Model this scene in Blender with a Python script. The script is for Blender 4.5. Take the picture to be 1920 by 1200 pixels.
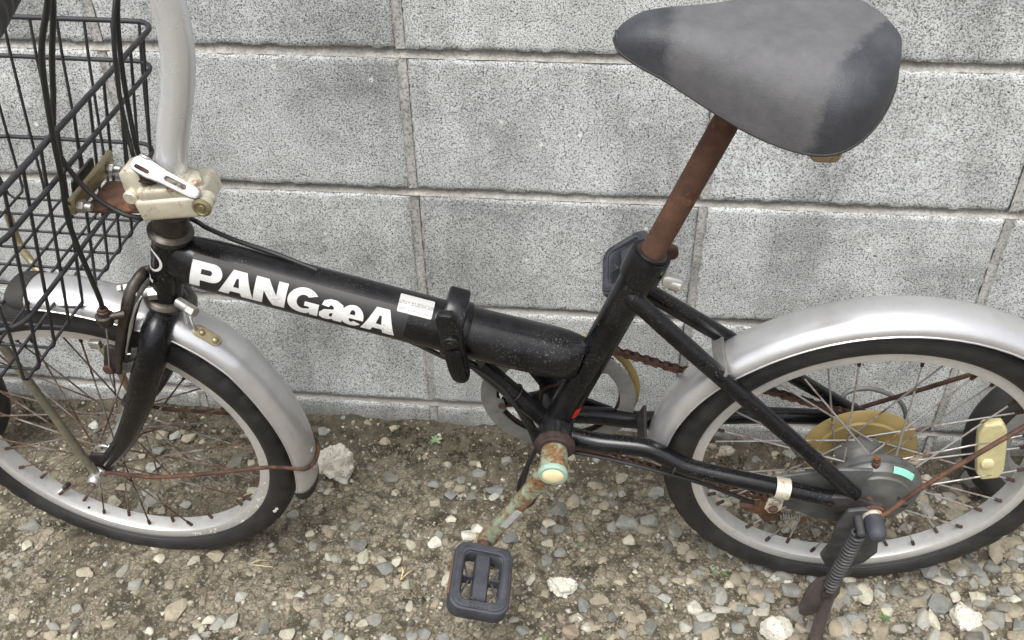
import bpy, bmesh, math, random
import numpy as np
from mathutils import Vector, Matrix, noise, geometry

for o in list(bpy.data.objects):
    bpy.data.objects.remove(o, do_unlink=True)
scene = bpy.context.scene
COL = scene.collection
random.seed(11)
R = math.radians

# ------------------------------------------------------------------ camera
cam_d = bpy.data.cameras.new('camera')
cam_d.sensor_width = 36.0
cam_d.lens = 36.0 * 1756.26 / 1920.0
cam_d.clip_start = 0.02
cam_d.clip_end = 500
cam = bpy.data.objects.new('camera', cam_d)
COL.objects.link(cam)
cam.matrix_world = Matrix(((0.994302, -0.051741, 0.093203, 0.66769),
                           (0.105390, 0.608568, -0.786472, -1.12131),
                           (-0.016028, 0.791813, 0.610553, 1.10650),
                           (0, 0, 0, 1)))
scene.camera = cam

# ------------------------------------------------------------------ world, sun, exposure (bright overcast)
SUN_AZ, SUN_EL = R(195), R(66)
world = bpy.data.worlds.new('World')
scene.world = world
world.use_nodes = True
wn, wl = world.node_tree.nodes, world.node_tree.links
wn.clear()
w_out = wn.new('ShaderNodeOutputWorld')
w_bg = wn.new('ShaderNodeBackground')
w_sky = wn.new('ShaderNodeTexSky')
w_sky.sky_type = 'NISHITA'
w_sky.sun_disc = False
w_sky.sun_elevation = SUN_EL
w_sky.sun_rotation = SUN_AZ
w_sky.air_density = 1.0
w_sky.dust_density = 6.0
w_sky.ozone_density = 1.0
w_hs = wn.new('ShaderNodeHueSaturation')
w_hs.inputs['Saturation'].default_value = 0.22
wl.new(w_sky.outputs['Color'], w_hs.inputs['Color'])
wl.new(w_hs.outputs['Color'], w_bg.inputs['Color'])
w_bg.inputs['Strength'].default_value = 0.15
wl.new(w_bg.outputs['Background'], w_out.inputs['Surface'])

sun_d = bpy.data.lights.new('sun', 'SUN')
sun_d.energy = 1.4
sun_d.angle = R(32)
sun_d.color = (1.0, 0.98, 0.95)
sun = bpy.data.objects.new('sun', sun_d)
COL.objects.link(sun)
# light comes from behind and above the camera, a little from the right
sdir = Vector((math.sin(SUN_AZ) * math.cos(SUN_EL), math.cos(SUN_AZ) * math.cos(SUN_EL), math.sin(SUN_EL)))
sun.rotation_euler = sdir.to_track_quat('Z', 'Y').to_euler()

vs = scene.view_settings
vs.view_transform = 'Standard'
vs.look = 'None'
vs.gamma = 1.0
vs.exposure = 0.76
vs.use_curve_mapping = False
scene.cycles.max_bounces = 4
scene.cycles.diffuse_bounces = 2
scene.cycles.use_denoising = True

# ------------------------------------------------------------------ material helpers
class MT:
    def __init__(self, name):
        self.m = bpy.data.materials.new(name)
        self.m.use_nodes = True
        self.n, self.l = self.m.node_tree.nodes, self.m.node_tree.links
        self.b = self.n['Principled BSDF']
        self._pos = None
    def new(self, t, **kw):
        nd = self.n.new(t)
        for k, v in kw.items():
            if k.startswith('i_'):
                nd.inputs[k[2:].replace('_', ' ')].default_value = v
            else:
                setattr(nd, k, v)
        return nd
    def coord(self, kind='Object'):
        if kind == 'World':
            g = self.new('ShaderNodeNewGeometry')
            return g.outputs['Position']
        t = self.new('ShaderNodeTexCoord')
        return t.outputs[kind]
    def noise(self, vec, scale, detail=4, rough=.6, dist=0.0):
        nd = self.new('ShaderNodeTexNoise')
        nd.inputs['Scale'].default_value = scale
        nd.inputs['Detail'].default_value = detail
        nd.inputs['Roughness'].default_value = rough
        nd.inputs['Distortion'].default_value = dist
        self.l.new(vec, nd.inputs['Vector'])
        return nd.outputs['Fac']
    def voro(self, vec, scale, feature='F1', out='Distance', rnd=1.0):
        nd = self.new('ShaderNodeTexVoronoi')
        nd.feature = feature
        nd.inputs['Scale'].default_value = scale
        nd.inputs['Randomness'].default_value = rnd
        self.l.new(vec, nd.inputs['Vector'])
        return nd.outputs[out]
    def ramp(self, fac, stops, interp='LINEAR'):
        nd = self.new('ShaderNodeValToRGB')
        nd.color_ramp.interpolation = interp
        els = nd.color_ramp.elements
        while len(els) < len(stops):
            els.new(0.5)
        for e, (p, c) in zip(els, stops):
            e.position = p
            e.color = (c, c, c, 1) if isinstance(c, (int, float)) else (*c, 1)
        self.l.new(fac, nd.inputs['Fac'])
        return nd.outputs['Color']
    def mix(self, fac, a, b, blend='MIX'):
        nd = self.new('ShaderNodeMix', data_type='RGBA', blend_type=blend)
        if isinstance(fac, (int, float)):
            nd.inputs[0].default_value = fac
        else:
            self.l.new(fac, nd.inputs[0])
        for s, v in ((nd.inputs[6], a), (nd.inputs[7], b)):
            if isinstance(v, (tuple, list)):
                s.default_value = (*v[:3], 1)
            elif isinstance(v, (int, float)):
                s.default_value = (v, v, v, 1)
            else:
                self.l.new(v, s)
        return nd.outputs[2]
    def math(self, op, a, b=None, c=None):
        nd = self.new('ShaderNodeMath', operation=op)
        for i, v in enumerate((a, b, c)):
            if v is None:
                continue
            if isinstance(v, (int, float)):
                nd.inputs[i].default_value = v
            else:
                self.l.new(v, nd.inputs[i])
        return nd.outputs[0]
    def sep(self, vec):
        nd = self.new('ShaderNodeSeparateXYZ')
        self.l.new(vec, nd.inputs[0])
        return nd.outputs
    def mapr(self, v, a, b, c=0.0, d=1.0):
        nd = self.new('ShaderNodeMapRange')
        nd.inputs[1].default_value = a
        nd.inputs[2].default_value = b
        nd.inputs[3].default_value = c
        nd.inputs[4].default_value = d
        self.l.new(v, nd.inputs[0])
        return nd.outputs[0]
    def scalev(self, vec, s):
        nd = self.new('ShaderNodeMapping')
        nd.inputs['Scale'].default_value = s
        self.l.new(vec, nd.inputs['Vector'])
        return nd.outputs[0]
    def set(self, **kw):
        for k, v in kw.items():
            s = self.b.inputs[k.replace('_', ' ')]
            if isinstance(v, (int, float)):
                s.default_value = v
            elif isinstance(v, (tuple, list)):
                s.default_value = (*v[:3], 1)
            else:
                self.l.new(v, s)
        return self
    def bump(self, h, strength=.3, dist=.002):
        nd = self.new('ShaderNodeBump')
        nd.inputs['Strength'].default_value = strength
        nd.inputs['Distance'].default_value = dist
        self.l.new(h, nd.inputs['Height'])
        self.l.new(nd.outputs['Normal'], self.b.inputs['Normal'])
        return self

M = {}
def metal(name, base, rough, metallic=1.0, var=.06, scale=60, rust=0.0, rustcol=(.16, .06, .025), dirt=0.0, spec=.5, rscale=45):
    t = MT(name)
    c = t.coord('Object')
    n1 = t.noise(c, scale, 5)
    lo = tuple(max(0, x * (1 - var * 3)) for x in base)
    hi = tuple(min(1, x * (1 + var * 2)) for x in base)
    col = t.ramp(n1, [(.3, lo), (.7, hi)])
    rg = t.ramp(n1, [(.3, min(1, rough + .1)), (.7, max(0, rough - .06))])
    met = metallic
    if dirt > 0:
        n3 = t.ramp(t.noise(c, 25, 8, .7), [(.5, 0.0), (.75, dirt)])
        col = t.mix(n3, col, (.17, .15, .125))
        rg = t.mix(n3, rg, .85)
    if rust > 0:
        n2 = t.noise(c, rscale, 8, .72, .4)
        k = t.ramp(n2, [(max(0, .72 - rust * .45), 0.0), (min(1, .80 - rust * .40), 1.0)])
        rc = t.ramp(t.noise(c, 260, 4), [(.3, tuple(x * .45 for x in rustcol)), (.7, tuple(min(1, x * 1.6) for x in rustcol))])
        col = t.mix(k, col, rc)
        rg = t.mix(k, rg, .88)
        if metallic > 0:
            met = t.math('MULTIPLY', t.math('SUBTRACT', 1.0, k), metallic)
        t.bump(t.noise(c, 500, 5), .25 * rust + .05, .0006)
    t.set(Base_Color=col, Roughness=rg, Metallic=met)
    t.b.inputs['Specular IOR Level'].default_value = spec
    M[name] = t.m
    return t

# painted frame: glossy black, dusty and scratched
t = MT('black_paint'); c = t.coord('Object')
d1 = t.ramp(t.noise(c, 14, 9, .75), [(.44, 0.0), (.76, .65)])
sp = t.ramp(t.noise(c, 520, 3), [(.60, 0.0), (.66, .75)])
sp = t.math('MULTIPLY', sp, t.ramp(t.noise(c, 20, 4), [(.42, 0.0), (.66, 1.0)]))
col = t.mix(d1, (.0026, .0028, .0040), (.019, .0188, .019))
col = t.mix(sp, col, (.13, .12, .105))
t.set(Base_Color=col, Roughness=t.mix(d1, .26, .55))
t.b.inputs['Specular IOR Level'].default_value = .26
t.b.inputs['Coat Weight'].default_value = .22
t.b.inputs['Coat Roughness'].default_value = .12
t.bump(t.noise(c, 300, 3), .06, .0005)
M['black_paint'] = t.m
# galvanised silver mudguard paint
t = MT('silver_paint'); c = t.coord('Object')
n = t.noise(c, 18, 6, .65)
col = t.ramp(n, [(.3, (.56, .56, .57)), (.7, (.64, .64, .65))])
dirt = t.ramp(t.noise(c, 7, 9, .72), [(.50, 0.0), (.8, .55)])
col = t.mix(dirt, col, (.33, .30, .25))
rk = t.ramp(t.noise(c, 22, 9, .78, .5), [(.705, 0.0), (.755, 1.0)])
col = t.mix(rk, col, (.24, .125, .045))
spk = t.ramp(t.voro(c, 70), [(.035, 1.0), (.05, 0.0)])
spk = t.math('MULTIPLY', spk, t.ramp(t.noise(c, 11, 2), [(.62, 0.0), (.66, 1.0)]))
col = t.mix(spk, col, (.02, .018, .015))
t.set(Base_Color=col, Metallic=t.mix(rk, .72, 0.0), Roughness=t.mix(rk, t.mix(dirt, .30, .46), .9))
t.b.inputs['Coat Weight'].default_value = .45
t.b.inputs['Coat Roughness'].default_value = .18
t.bump(t.math('ADD', t.noise(c, 9, 3, .5), t.math('MULTIPLY', t.noise(c, 60, 5, .7), .12)), .22, .006)
M['silver_paint'] = t.m
metal('rim_alloy', (.74, .74, .73), .42, .70, .04, 30, dirt=.32)
metal('spoke_wire', (.36, .355, .34), .5, .6, .1, 25, rust=.42, rscale=22, rustcol=(.10, .042, .022))
metal('nipple_rust', (.036, .021, .016), .85, 0.0, .2, 300, rust=.5, rustcol=(.050, .025, .016))
metal('stem_alloy', (.74, .755, .77), .28, .50, .01, 12)
metal('lever_alloy', (.47, .47, .47), .40, .7, .05, 50)
metal('plated_cream', (.72, .68, .56), .36, .55, .08, 30, rust=.44, rscale=38, rustcol=(.20, .085, .03))
metal('brass_plate', (.33, .28, .17), .45, .7, .12, 40, rust=.34, rustcol=(.14, .065, .025))
metal('dull_brass', (.26, .25, .19), .5, .6, .12, 40, rust=.18, dirt=.4)
metal('rust', (.062, .030, .020), .80, 0.0, .28, 34, rust=.46, rustcol=(.125, .056, .024), rscale=30)
metal('rust_dark', (.036, .020, .016), .80, 0.0, .2, 120, rust=.3, rustcol=(.065, .030, .018))
metal('post_rust', (.082, .037, .022), .80, 0.0, .12, 40, rust=.40, rustcol=(.115, .052, .026), rscale=60)
metal('spoke_rust', (.24, .225, .20), .6, .4, .1, 25, rust=.62, rscale=20, rustcol=(.085, .042, .024))
metal('dull_grey', (.20, .20, .195), .55, .35, .10, 40, dirt=.5, rust=.08)
metal('drum_cast', (.115, .12, .118), .55, .45, .14, 40, dirt=.7, rust=.1)
metal('ring_grey', (.24, .24, .23), .50, .4, .08, 40, dirt=.4)
metal('bolt_zinc', (.58, .58, .55), .38, .9, .08, 60, rust=.10)
metal('dark_steel', (.050, .045, .045), .55, .5, .2, 50, rust=.22, rustcol=(.10, .045, .03), dirt=.3)
metal('mint_rust', (.24, .295, .215), .48, .15, .08, 30, rust=.66, rscale=52, rustcol=(.145, .074, .028))
metal('stand_grey', (.060, .060, .062), .55, .3, .15, 40, dirt=.45, rust=.10, rustcol=(.07, .035, .025))
metal('stand_purple', (.060, .046, .046), .5, .2, .15, 40, dirt=.35, rust=.10, rustcol=(.07, .035, .025))
metal('headset_steel', (.085, .075, .065), .42, .8, .15, 50, rust=.25, rustcol=(.10, .06, .03), dirt=.4)

def plastic(name, base, rough, var=.12, scale=40, dust=0.0, dustcol=(.17, .16, .15), bump=.05, bscale=300):
    t = MT(name); c = t.coord('Object')
    n = t.noise(c, scale, 6, .65)
    col = t.ramp(n, [(.3, tuple(x * (1 - var) for x in base)), (.7, tuple(min(1, x * (1 + var)) for x in base))])
    rg = rough
    if dust:
        k = t.ramp(t.noise(c, 30, 8, .75), [(.42, 0.0), (.72, dust)])
        col = t.mix(k, col, dustcol)
        rg = t.mix(k, rough, .9)
    t.set(Base_Color=col, Roughness=rg)
    t.bump(t.noise(c, bscale, 3), bump, .0005)
    M[name] = t.m
    return t
plastic('rubber', (.0095, .0088, .0090), .55, .2, 40, dust=.25, dustcol=(.030, .027, .025))
t = MT('rubber'); c = t.coord('Object')
x, y, z = t.sep(c)
rad = t.math('SQRT', t.math('ADD', t.math('MULTIPLY', x, x), t.math('MULTIPLY', z, z)))
rib = t.math('SINE', t.math('MULTIPLY', rad, 2600.0))
dk = t.ramp(t.noise(c, 24, 9, .75), [(.42, 0.0), (.70, .8)])
dk = t.math('MULTIPLY', dk, t.mapr(t.math('ABSOLUTE', y), .004, .019, .25, 1.0))
col = t.mix(dk, (.0092, .0086, .0088), (.036, .033, .030))
t.set(Base_Color=col, Roughness=t.mix(dk, .55, .85))
t.bump(t.math('ADD', rib, t.math('MULTIPLY', t.noise(c, 420, 4), 1.5)), .25, .0006)
M['rubber'] = t.m
plastic('old_rubber', (.015, .014, .013), .7, .2, 40, dust=.4, dustcol=(.05, .045, .04))
plastic('cable_black', (.012, .012, .012), .42, .15, 60, dust=.25, dustcol=(.03, .028, .026))
plastic('grip_black', (.014, .013, .013), .55, .15, 60, dust=.25, dustcol=(.06, .055, .05))
plastic('basket_coat', (.017, .017, .020), .45, .25, 50, dust=.5, dustcol=(.040, .040, .042))
plastic('pedal_plastic', (.026, .028, .036), .58, .15, 60, dust=.6, dustcol=(.075, .078, .088))
plastic('yellow_disc', (.29, .215, .080), .42, .18, 30, dust=.5, dustcol=(.19, .155, .085))
plastic('reflector_yellow', (.54, .49, .26), .30, .12, 90, dust=.4, dustcol=(.38, .35, .24))
plastic('cap_cream', (.70, .62, .36), .45, .04, 40)
plastic('amber', (.13, .050, .025), .4, .1, 60, dust=.3)
plastic('mint_paint', (.20, .50, .40), .5, .08, 60)
plastic('mint_chip', (.27, .40, .33), .45, .10, 60, dust=.3, dustcol=(.22, .20, .14))
plastic('scuff_white', (.66, .66, .60), .7, .1, 200)
plastic('red_sticker', (.55, .02, .015), .45, .1, 60)
t = plastic('letter_white', (.66, .66, .65), .5, .05, 60)
# decal paint crazed with hairlines
c = t.coord('Object')
cr = t.ramp(t.voro(c, 210, 'DISTANCE_TO_EDGE'), [(.012, 1.0), (.03, 0.0)])
cr = t.math('MULTIPLY', cr, t.ramp(t.noise(c, 16, 4), [(.45, 0.0), (.6, .75)]))
t.set(Base_Color=t.mix(cr, t.ramp(t.noise(c, 60, 5), [(.3, (.55, .55, .54)), (.7, (.70, .70, .69))]), (.14, .14, .14)))
# printed label: rows of fine grey print
t = MT('label_print'); c = t.coord('Object')
x, y, z = t.sep(c)
ln = t.math('SINE', t.math('MULTIPLY', t.math('ADD', t.math('MULTIPLY', z, .955), t.math('MULTIPLY', x, .295)), 2000.0))
nz = t.noise(c, 700, 2)
k = t.math('MULTIPLY', t.ramp(ln, [(.0, 0.0), (.35, 1.0)]), t.ramp(nz, [(.46, 0.0), (.54, .75)]))
t.set(Base_Color=t.mix(k, (.44, .44, .43), (.14, .14, .15)), Roughness=.4, Metallic=.1)
M['label_print'] = t.m

# saddle vinyl: black worn to dusty grey, smooth darker patches at nose and tail
t = MT('saddle_vinyl'); c = t.coord('Object')
x, y, z = t.sep(c)
wob = t.math('MULTIPLY', t.math('SUBTRACT', t.noise(c, 38, 9, .75), .5), .040)
xa = t.math('ADD', x, wob)
nose = t.mapr(xa, -.294, -.278, 1.25, 0.0)
tail = t.mapr(t.math('ADD', xa, t.math('MULTIPLY', y, -.6)), -.119, -.111, 0.0, 1.0)
dark = t.math('MAXIMUM', nose, tail)
dn = t.noise(c, 55, 8, .7)
dusty = t.ramp(dn, [(.25, (.070, .070, .076)), (.75, (.112, .111, .114))])
clean = t.ramp(t.noise(c, 26, 6, .7), [(.3, (.026, .027, .032)), (.75, (.064, .068, .078))])
col = t.mix(dark, dusty, clean)
mk = t.ramp(t.noise(t.scalev(c, (1, 1, 2.5)), 120, 6, .75), [(.66, 0.0), (.74, .5)])
col = t.mix(mk, col, (.045, .043, .043))
t.set(Base_Color=col, Roughness=t.mix(dark, .66, .50))
t.b.inputs['Specular IOR Level'].default_value = .35
t.bump(t.math('ADD', t.voro(c, 900), t.math('MULTIPLY', t.noise(t.scalev(c, (1, 1, 3)), 26, 6, .65), 2.2)), .22, .0011)
M['saddle_vinyl'] = t.m

# block concrete: open pores, pale and dark aggregate, weathered blotches, splash dirt at the foot
t = MT('block_concrete'); c = t.coord('World'); oi = t.new('ShaderNodeObjectInfo')
x, y, z = t.sep(c)
big = t.noise(c, 5.5, 6, .62, .6)
mid = t.noise(c, 26, 5, .6)
grain = t.noise(c, 500, 3, .78)
pore = t.voro(c, 175)
pk = t.ramp(t.math('ADD', pore, t.math('MULTIPLY', grain, .55)), [(.38, 1.0), (.44, 0.0)])
fine = t.ramp(grain, [(.42, 1.0), (.50, 0.0)])
base = t.ramp(big, [(.32, (.40, .415, .41)), (.48, (.60, .62, .615)), (.64, (.72, .742, .738))])
stain = t.ramp(t.noise(t.scalev(c, (1, 1, .30)), 9, 5, .6), [(.44, 0.0), (.64, .85)])
base = t.mix(stain, base, t.mix(.55, base, (.17, .172, .165)))
base = t.mix(t.ramp(mid, [(.30, .30), (.60, 0.0)]), base, t.mix(.5, base, (.20, .205, .20)))
tint = t.mapr(oi.outputs['Random'], 0, 1, .78, 1.10)
base = t.mix(1.0, base, t.mix(tint, 0.0, 1.0), 'MULTIPLY')
col = t.mix(t.math('MULTIPLY', fine, .86), base, (.070, .072, .069))
col = t.mix(t.ramp(grain, [(.56, 0.0), (.70, .55)]), col, (.74, .75, .74))
wht = t.ramp(t.voro(c, 95, 'F1', 'Color'), [(.93, 0.0), (.95, 1.0)])
wsm = t.ramp(t.voro(c, 95), [(.25, 1.0), (.36, 0.0)])
col = t.mix(t.math('MULTIPLY', t.math('MULTIPLY', wht, wsm), .8), col, (.74, .74, .72))
col = t.mix(t.math('MULTIPLY', pk, .92), col, (.026, .026, .025))
foot = t.math('ADD', z, t.math('MULTIPLY', t.math('SUBTRACT', t.noise(c, 12, 6, .7), .5), .11))
col = t.mix(t.mapr(foot, .0, .055, .72, 0.0), col, (.115, .105, .080))
lich = t.ramp(t.noise(c, 34, 5, .6), [(.66, 0.0), (.71, .7)])
lich = t.math('MULTIPLY', lich, t.mapr(z, .03, .13, 1.0, 0.0))
col = t.mix(lich, col, (.12, .10, .05))
t.set(Base_Color=col, Roughness=.92)
hh = t.math('SUBTRACT', grain, t.math('MULTIPLY', pk, .9))
t.bump(hh, .7, .0025)
M['block_concrete'] = t.m
# mortar
t = MT('mortar'); c = t.coord('World')
g = t.noise(c, 260, 5, .7)
b = t.noise(c, 17, 6, .65)
col = t.ramp(b, [(.3, (.22, .212, .192)), (.5, (.34, .332, .308)), (.72, (.50, .49, .455))])
col = t.mix(t.ramp(g, [(.36, .8), (.54, 0.0)]), col, (.15, .137, .115))
col = t.mix(t.ramp(t.noise(c, 60, 6, .7), [(.5, 0.0), (.66, .8)]), col, (.23, .222, .20))
x, y, z = t.sep(c)
col = t.mix(t.mapr(z, .30, .50, .55, 0.0), col, (.27, .265, .25))
col = t.mix(t.mapr(z, .0, .06, .6, 0.0), col, (.13, .11, .08))
t.set(Base_Color=col, Roughness=.95); t.bump(g, .5, .002)
M['mortar'] = t.m
# joint weathering is darker in the upright joints where rain runs
t = MT('mortar_upright'); c = t.coord('World')
g = t.noise(c, 260, 5, .7)
b = t.noise(t.scalev(c, (1, 1, .35)), 24, 6, .65)
col = t.ramp(b, [(.3, (.29, .287, .268)), (.5, (.41, .407, .385)), (.7, (.53, .525, .50))])
col = t.mix(t.ramp(g, [(.38, .75), (.54, 0.0)]), col, (.10, .092, .078))
t.set(Base_Color=col, Roughness=.95); t.bump(g, .5, .002)
M['mortar_upright'] = t.m
# dirt
t = MT('dirt'); c = t.coord('World')
x, y, z = t.sep(c)
n1 = t.noise(c, 7, 8, .65, .4)
n2 = t.noise(c, 42, 8, .72)
n3 = t.noise(c, 320, 5, .75)
col = t.ramp(n1, [(.34, (.120, .102, .068)), (.5, (.245, .212, .150)), (.66, (.400, .352, .264))])
col = t.mix(t.ramp(n2, [(.42, .95), (.52, 0.0)]), col, (.036, .030, .020))  # hollows of the bump painted darker, crevice shade put into the colour
cl = t.voro(c, 62, 'DISTANCE_TO_EDGE')
col = t.mix(t.ramp(cl, [(.02, .60), (.09, 0.0)]), col, (.040, .033, .022))  # cracks between clods darkened likewise, shade as colour
col = t.mix(t.ramp(n3, [(.36, .75), (.55, 0.0)]), col, (.105, .083, .055))
col = t.mix(t.ramp(n3, [(.58, 0.0), (.68, .8)]), col, (.50, .455, .37))
gr = t.ramp(t.voro(c, 260, 'F1', 'Color'), [(.80, 0.0), (.86, .55)])
col = t.mix(gr, col, (.40, .37, .31))
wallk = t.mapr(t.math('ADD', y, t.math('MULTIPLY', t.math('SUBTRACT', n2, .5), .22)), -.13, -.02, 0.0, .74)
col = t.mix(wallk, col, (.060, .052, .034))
pat = t.ramp(t.noise(c, 6.5, 7, .72, .5), [(.54, 0.0), (.66, .75)])
col = t.mix(pat, col, (.066, .060, .037))
t.set(Base_Color=col, Roughness=.97)
t.bump(t.math('ADD', t.math('MULTIPLY', n2, .7), t.math('MULTIPLY', n3, .5)), 1.0, .008)
M['dirt'] = t.m
# stones, tinted per object (loose ones) or per vertex (the gravel)
def stone_mat(name, attr):
    t = MT(name); c = t.coord('World')
    if attr:
        a = t.new('ShaderNodeVertexColor'); a.layer_name = 'tint'; src = a.outputs['Color']
    else:
        a = t.new('ShaderNodeObjectInfo'); src = a.outputs['Color']
    n1 = t.noise(c, 75, 7, .7)
    n2 = t.noise(c, 420, 4, .7)
    col = t.mix(1.0, src, t.ramp(n1, [(.28, .62), (.5, .95), (.72, 1.22)]), 'MULTIPLY')
    col = t.mix(t.ramp(n2, [(.34, .5), (.5, 0.0)]), col, t.mix(.65, src, (.06, .05, .035)))
    dust = t.ramp(t.noise(c, 33, 6, .7), [(.46, 0.0), (.68, .6)])
    col = t.mix(dust, col, (.265, .230, .165))
    t.set(Base_Color=col, Roughness=.88)
    t.bump(t.math('ADD', n1, t.math('MULTIPLY', n2, .4)), .5, .003)
    M[name] = t.m
stone_mat('stone', False)
stone_mat('gravel', True)
t = MT('rubble_white'); c = t.coord('World')
n1 = t.noise(c, 60, 7, .75)
col = t.ramp(n1, [(.25, (.50, .465, .375)), (.42, (.72, .685, .58)), (.7, (.82, .79, .69))])
col = t.mix(t.ramp(t.voro(c, 130), [(.12, .8), (.22, 0.0)]), col, (.20, .185, .15))
t.set(Base_Color=col, Roughness=.95); t.bump(t.math('ADD', n1, t.noise(c, 300, 4, .7)), .9, .005)
M['rubble_white'] = t.m
plastic('moss', (.040, .036, .018), .95, .35, 60)
plastic('weed_green', (.10, .16, .055), .7, .2, 80)
plastic('weed_pale', (.20, .27, .15), .7, .2, 80)
plastic('straw', (.50, .42, .24), .8, .15, 80)

# ------------------------------------------------------------------ mesh helpers
def catmull(pts, n=6):
    P = [Vector(p) for p in pts]
    if len(P) < 3:
        return P
    P = [P[0] * 2 - P[1]] + P + [P[-1] * 2 - P[-2]]
    out = []
    for i in range(1, len(P) - 2):
        a, b, c, d = P[i - 1:i + 3]
        for k in range(n):
            s = k / n
            out.append(.5 * ((2 * b) + (c - a) * s + (2 * a - 5 * b + 4 * c - d) * s * s + (3 * b - a - 3 * c + d) * s ** 3))
    out.append(P[-2])
    return out

def lerpl(vals, n):
    out = []
    for i in range(n):
        f = i / max(1, n - 1) * (len(vals) - 1)
        k = min(int(f), len(vals) - 2)
        out.append(vals[k] + (vals[k + 1] - vals[k]) * (f - k))
    return out

class G:
    """collects shapes that become ONE mesh object"""
    def __init__(self):
        self.v, self.f, self.mi = [], [], []
        self.cur = 0
    def add(self, vs, fs, mat=None):
        o = len(self.v)
        self.v += [tuple(x) for x in vs]
        self.f += [tuple(i + o for i in f) for f in fs]
        self.mi += [self.cur if mat is None else mat] * len(fs)
        return self
    def tube(self, pts, r, seg=12, closed=False, caps=True, smooth=0, flat=None):
        """round bar along pts; r a number or a list; flat=(axis, factor) squeezes the section along an axis"""
        P = catmull(pts, smooth) if smooth else [Vector(p) for p in pts]
        n = len(P)
        rs = lerpl(r, n) if isinstance(r, (list, tuple)) else [r] * n
        T = []
        for i in range(n):
            a = P[(i - 1) % n] if (closed or i > 0) else P[i]
            b = P[(i + 1) % n] if (closed or i < n - 1) else P[i]
            d = (b - a)
            T.append(d.normalized() if d.length > 1e-9 else Vector((0, 0, 1)))
        fl_ = None if not flat else (lerpl(flat[1], n) if isinstance(flat[1], (list, tuple)) else [flat[1]] * n)
        up = Vector((0, 0, 1)) if abs(T[0].z) < .9 else Vector((1, 0, 0))
        N = (up - T[0] * up.dot(T[0])).normalized()
        vs, fs = [], []
        for i in range(n):
            if i:
                N = (N - T[i] * N.dot(T[i]))
                N = N.normalized() if N.length > 1e-6 else T[i].orthogonal().normalized()
            B = T[i].cross(N)
            for k in range(seg):
                a = 2 * math.pi * k / seg
                o = (N * math.cos(a) + B * math.sin(a)) * rs[i]
                if flat:
                    ax = Vector(flat[0])
                    o = o - ax * o.dot(ax) * (1 - fl_[i])
                vs.append(P[i] + o)
        m = n if closed else n - 1
        for i in range(m):
            j = (i + 1) % n
            for k in range(seg):
                l = (k + 1) % seg
                fs.append((i * seg + k, i * seg + l, j * seg + l, j * seg + k))
        if caps and not closed:
            fs.append(tuple(range(seg - 1, -1, -1)))
            fs.append(tuple((n - 1) * seg + k for k in range(seg)))
        return self.add(vs, fs)
    def lathe(self, prof, o, d, seg=32, closed=False, arc=None):
        """prof: (radius, height along d)"""
        o, d = Vector(o), Vector(d).normalized()
        u = d.orthogonal().normalized()
        w = d.cross(u)
        vs, fs = [], []
        n = len(prof)
        for k in range(seg):
            a = 2 * math.pi * k / seg
            e = u * math.cos(a) + w * math.sin(a)
            for r, h in prof:
                vs.append(o + e * r + d * h)
        for k in range(seg):
            l = (k + 1) % seg
            for i in range(n if closed else n - 1):
                j = (i + 1) % n
                fs.append((k * n + i, k * n + j, l * n + j, l * n + i))
        if not closed:
            if prof[0][0] > 1e-6:
                fs.append(tuple(k * n for k in range(seg)))
            if prof[-1][0] > 1e-6:
                fs.append(tuple(k * n + n - 1 for k in range(seg - 1, -1, -1)))
        return self.add(vs, fs)
    def cyl(self, a, b, r, seg=16, bev=0.0):
        a, b = Vector(a), Vector(b)
        L = (b - a).length
        pr = [(r, 0), (r, L)] if not bev else [(r - bev, 0), (r, bev), (r, L - bev), (r - bev, L)]
        return self.lathe(pr, a, b - a, seg)
    def hexa(self, a, b, r):
        return self.cyl(a, b, r, 6)
    def box(self, c, size, rot=None, bev=0.0, segs=2):
        bm = bmesh.new()
        bmesh.ops.create_cube(bm, size=1.0)
        bmesh.ops.scale(bm, vec=size, verts=bm.verts)
        if bev:
            bmesh.ops.bevel(bm, geom=list(bm.edges), offset=bev, segments=segs, affect='EDGES', profile=.5)
        X = Matrix.Translation(c) @ (rot.to_4x4() if rot else Matrix())
        bm.transform(X)
        bm.verts.index_update()
        self.add([v.co for v in bm.verts], [[v.index for v in f.verts] for f in bm.faces])
        bm.free()
        return self
    def prism(self, poly, o, ux, uy, th, bev=0.0, holes=()):
        """polygon in the (ux, uy) plane through o, thickened along ux x uy, centred"""
        o, ux, uy = Vector(o), Vector(ux).normalized(), Vector(uy).normalized()
        uz = ux.cross(uy)
        bm = bmesh.new()
        loops = [list(poly)] + [list(h) for h in holes]
        if holes:
            tris = geometry.tessellate_polygon([[Vector((x, y, 0)) for x, y in lp] for lp in loops])
            flat = [p for lp in loops for p in lp]
            vv = [bm.verts.new(o + ux * x + uy * y - uz * th / 2) for x, y in flat]
            fs = []
            for tr in tris:
                try:
                    fs.append(bm.faces.new([vv[i] for i in tr]))
                except ValueError:
                    pass
        else:
            vv = [bm.verts.new(o + ux * x + uy * y - uz * th / 2) for x, y in poly]
            fs = [bm.faces.new(vv)]
        ex = bmesh.ops.extrude_face_region(bm, geom=fs)
        bmesh.ops.translate(bm, verts=[g for g in ex['geom'] if isinstance(g, bmesh.types.BMVert)], vec=uz * th)
        bmesh.ops.recalc_face_normals(bm, faces=bm.faces)
        if bev:
            ed = [e for e in bm.edges if e.is_manifold and e.calc_face_angle(0) > R(35)]
            bmesh.ops.bevel(bm, geom=ed, offset=bev, segments=2, affect='EDGES', profile=.5)
        bm.verts.index_update()
        self.add([v.co for v in bm.verts], [[v.index for v in f.verts] for f in bm.faces])
        bm.free()
        return self
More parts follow.
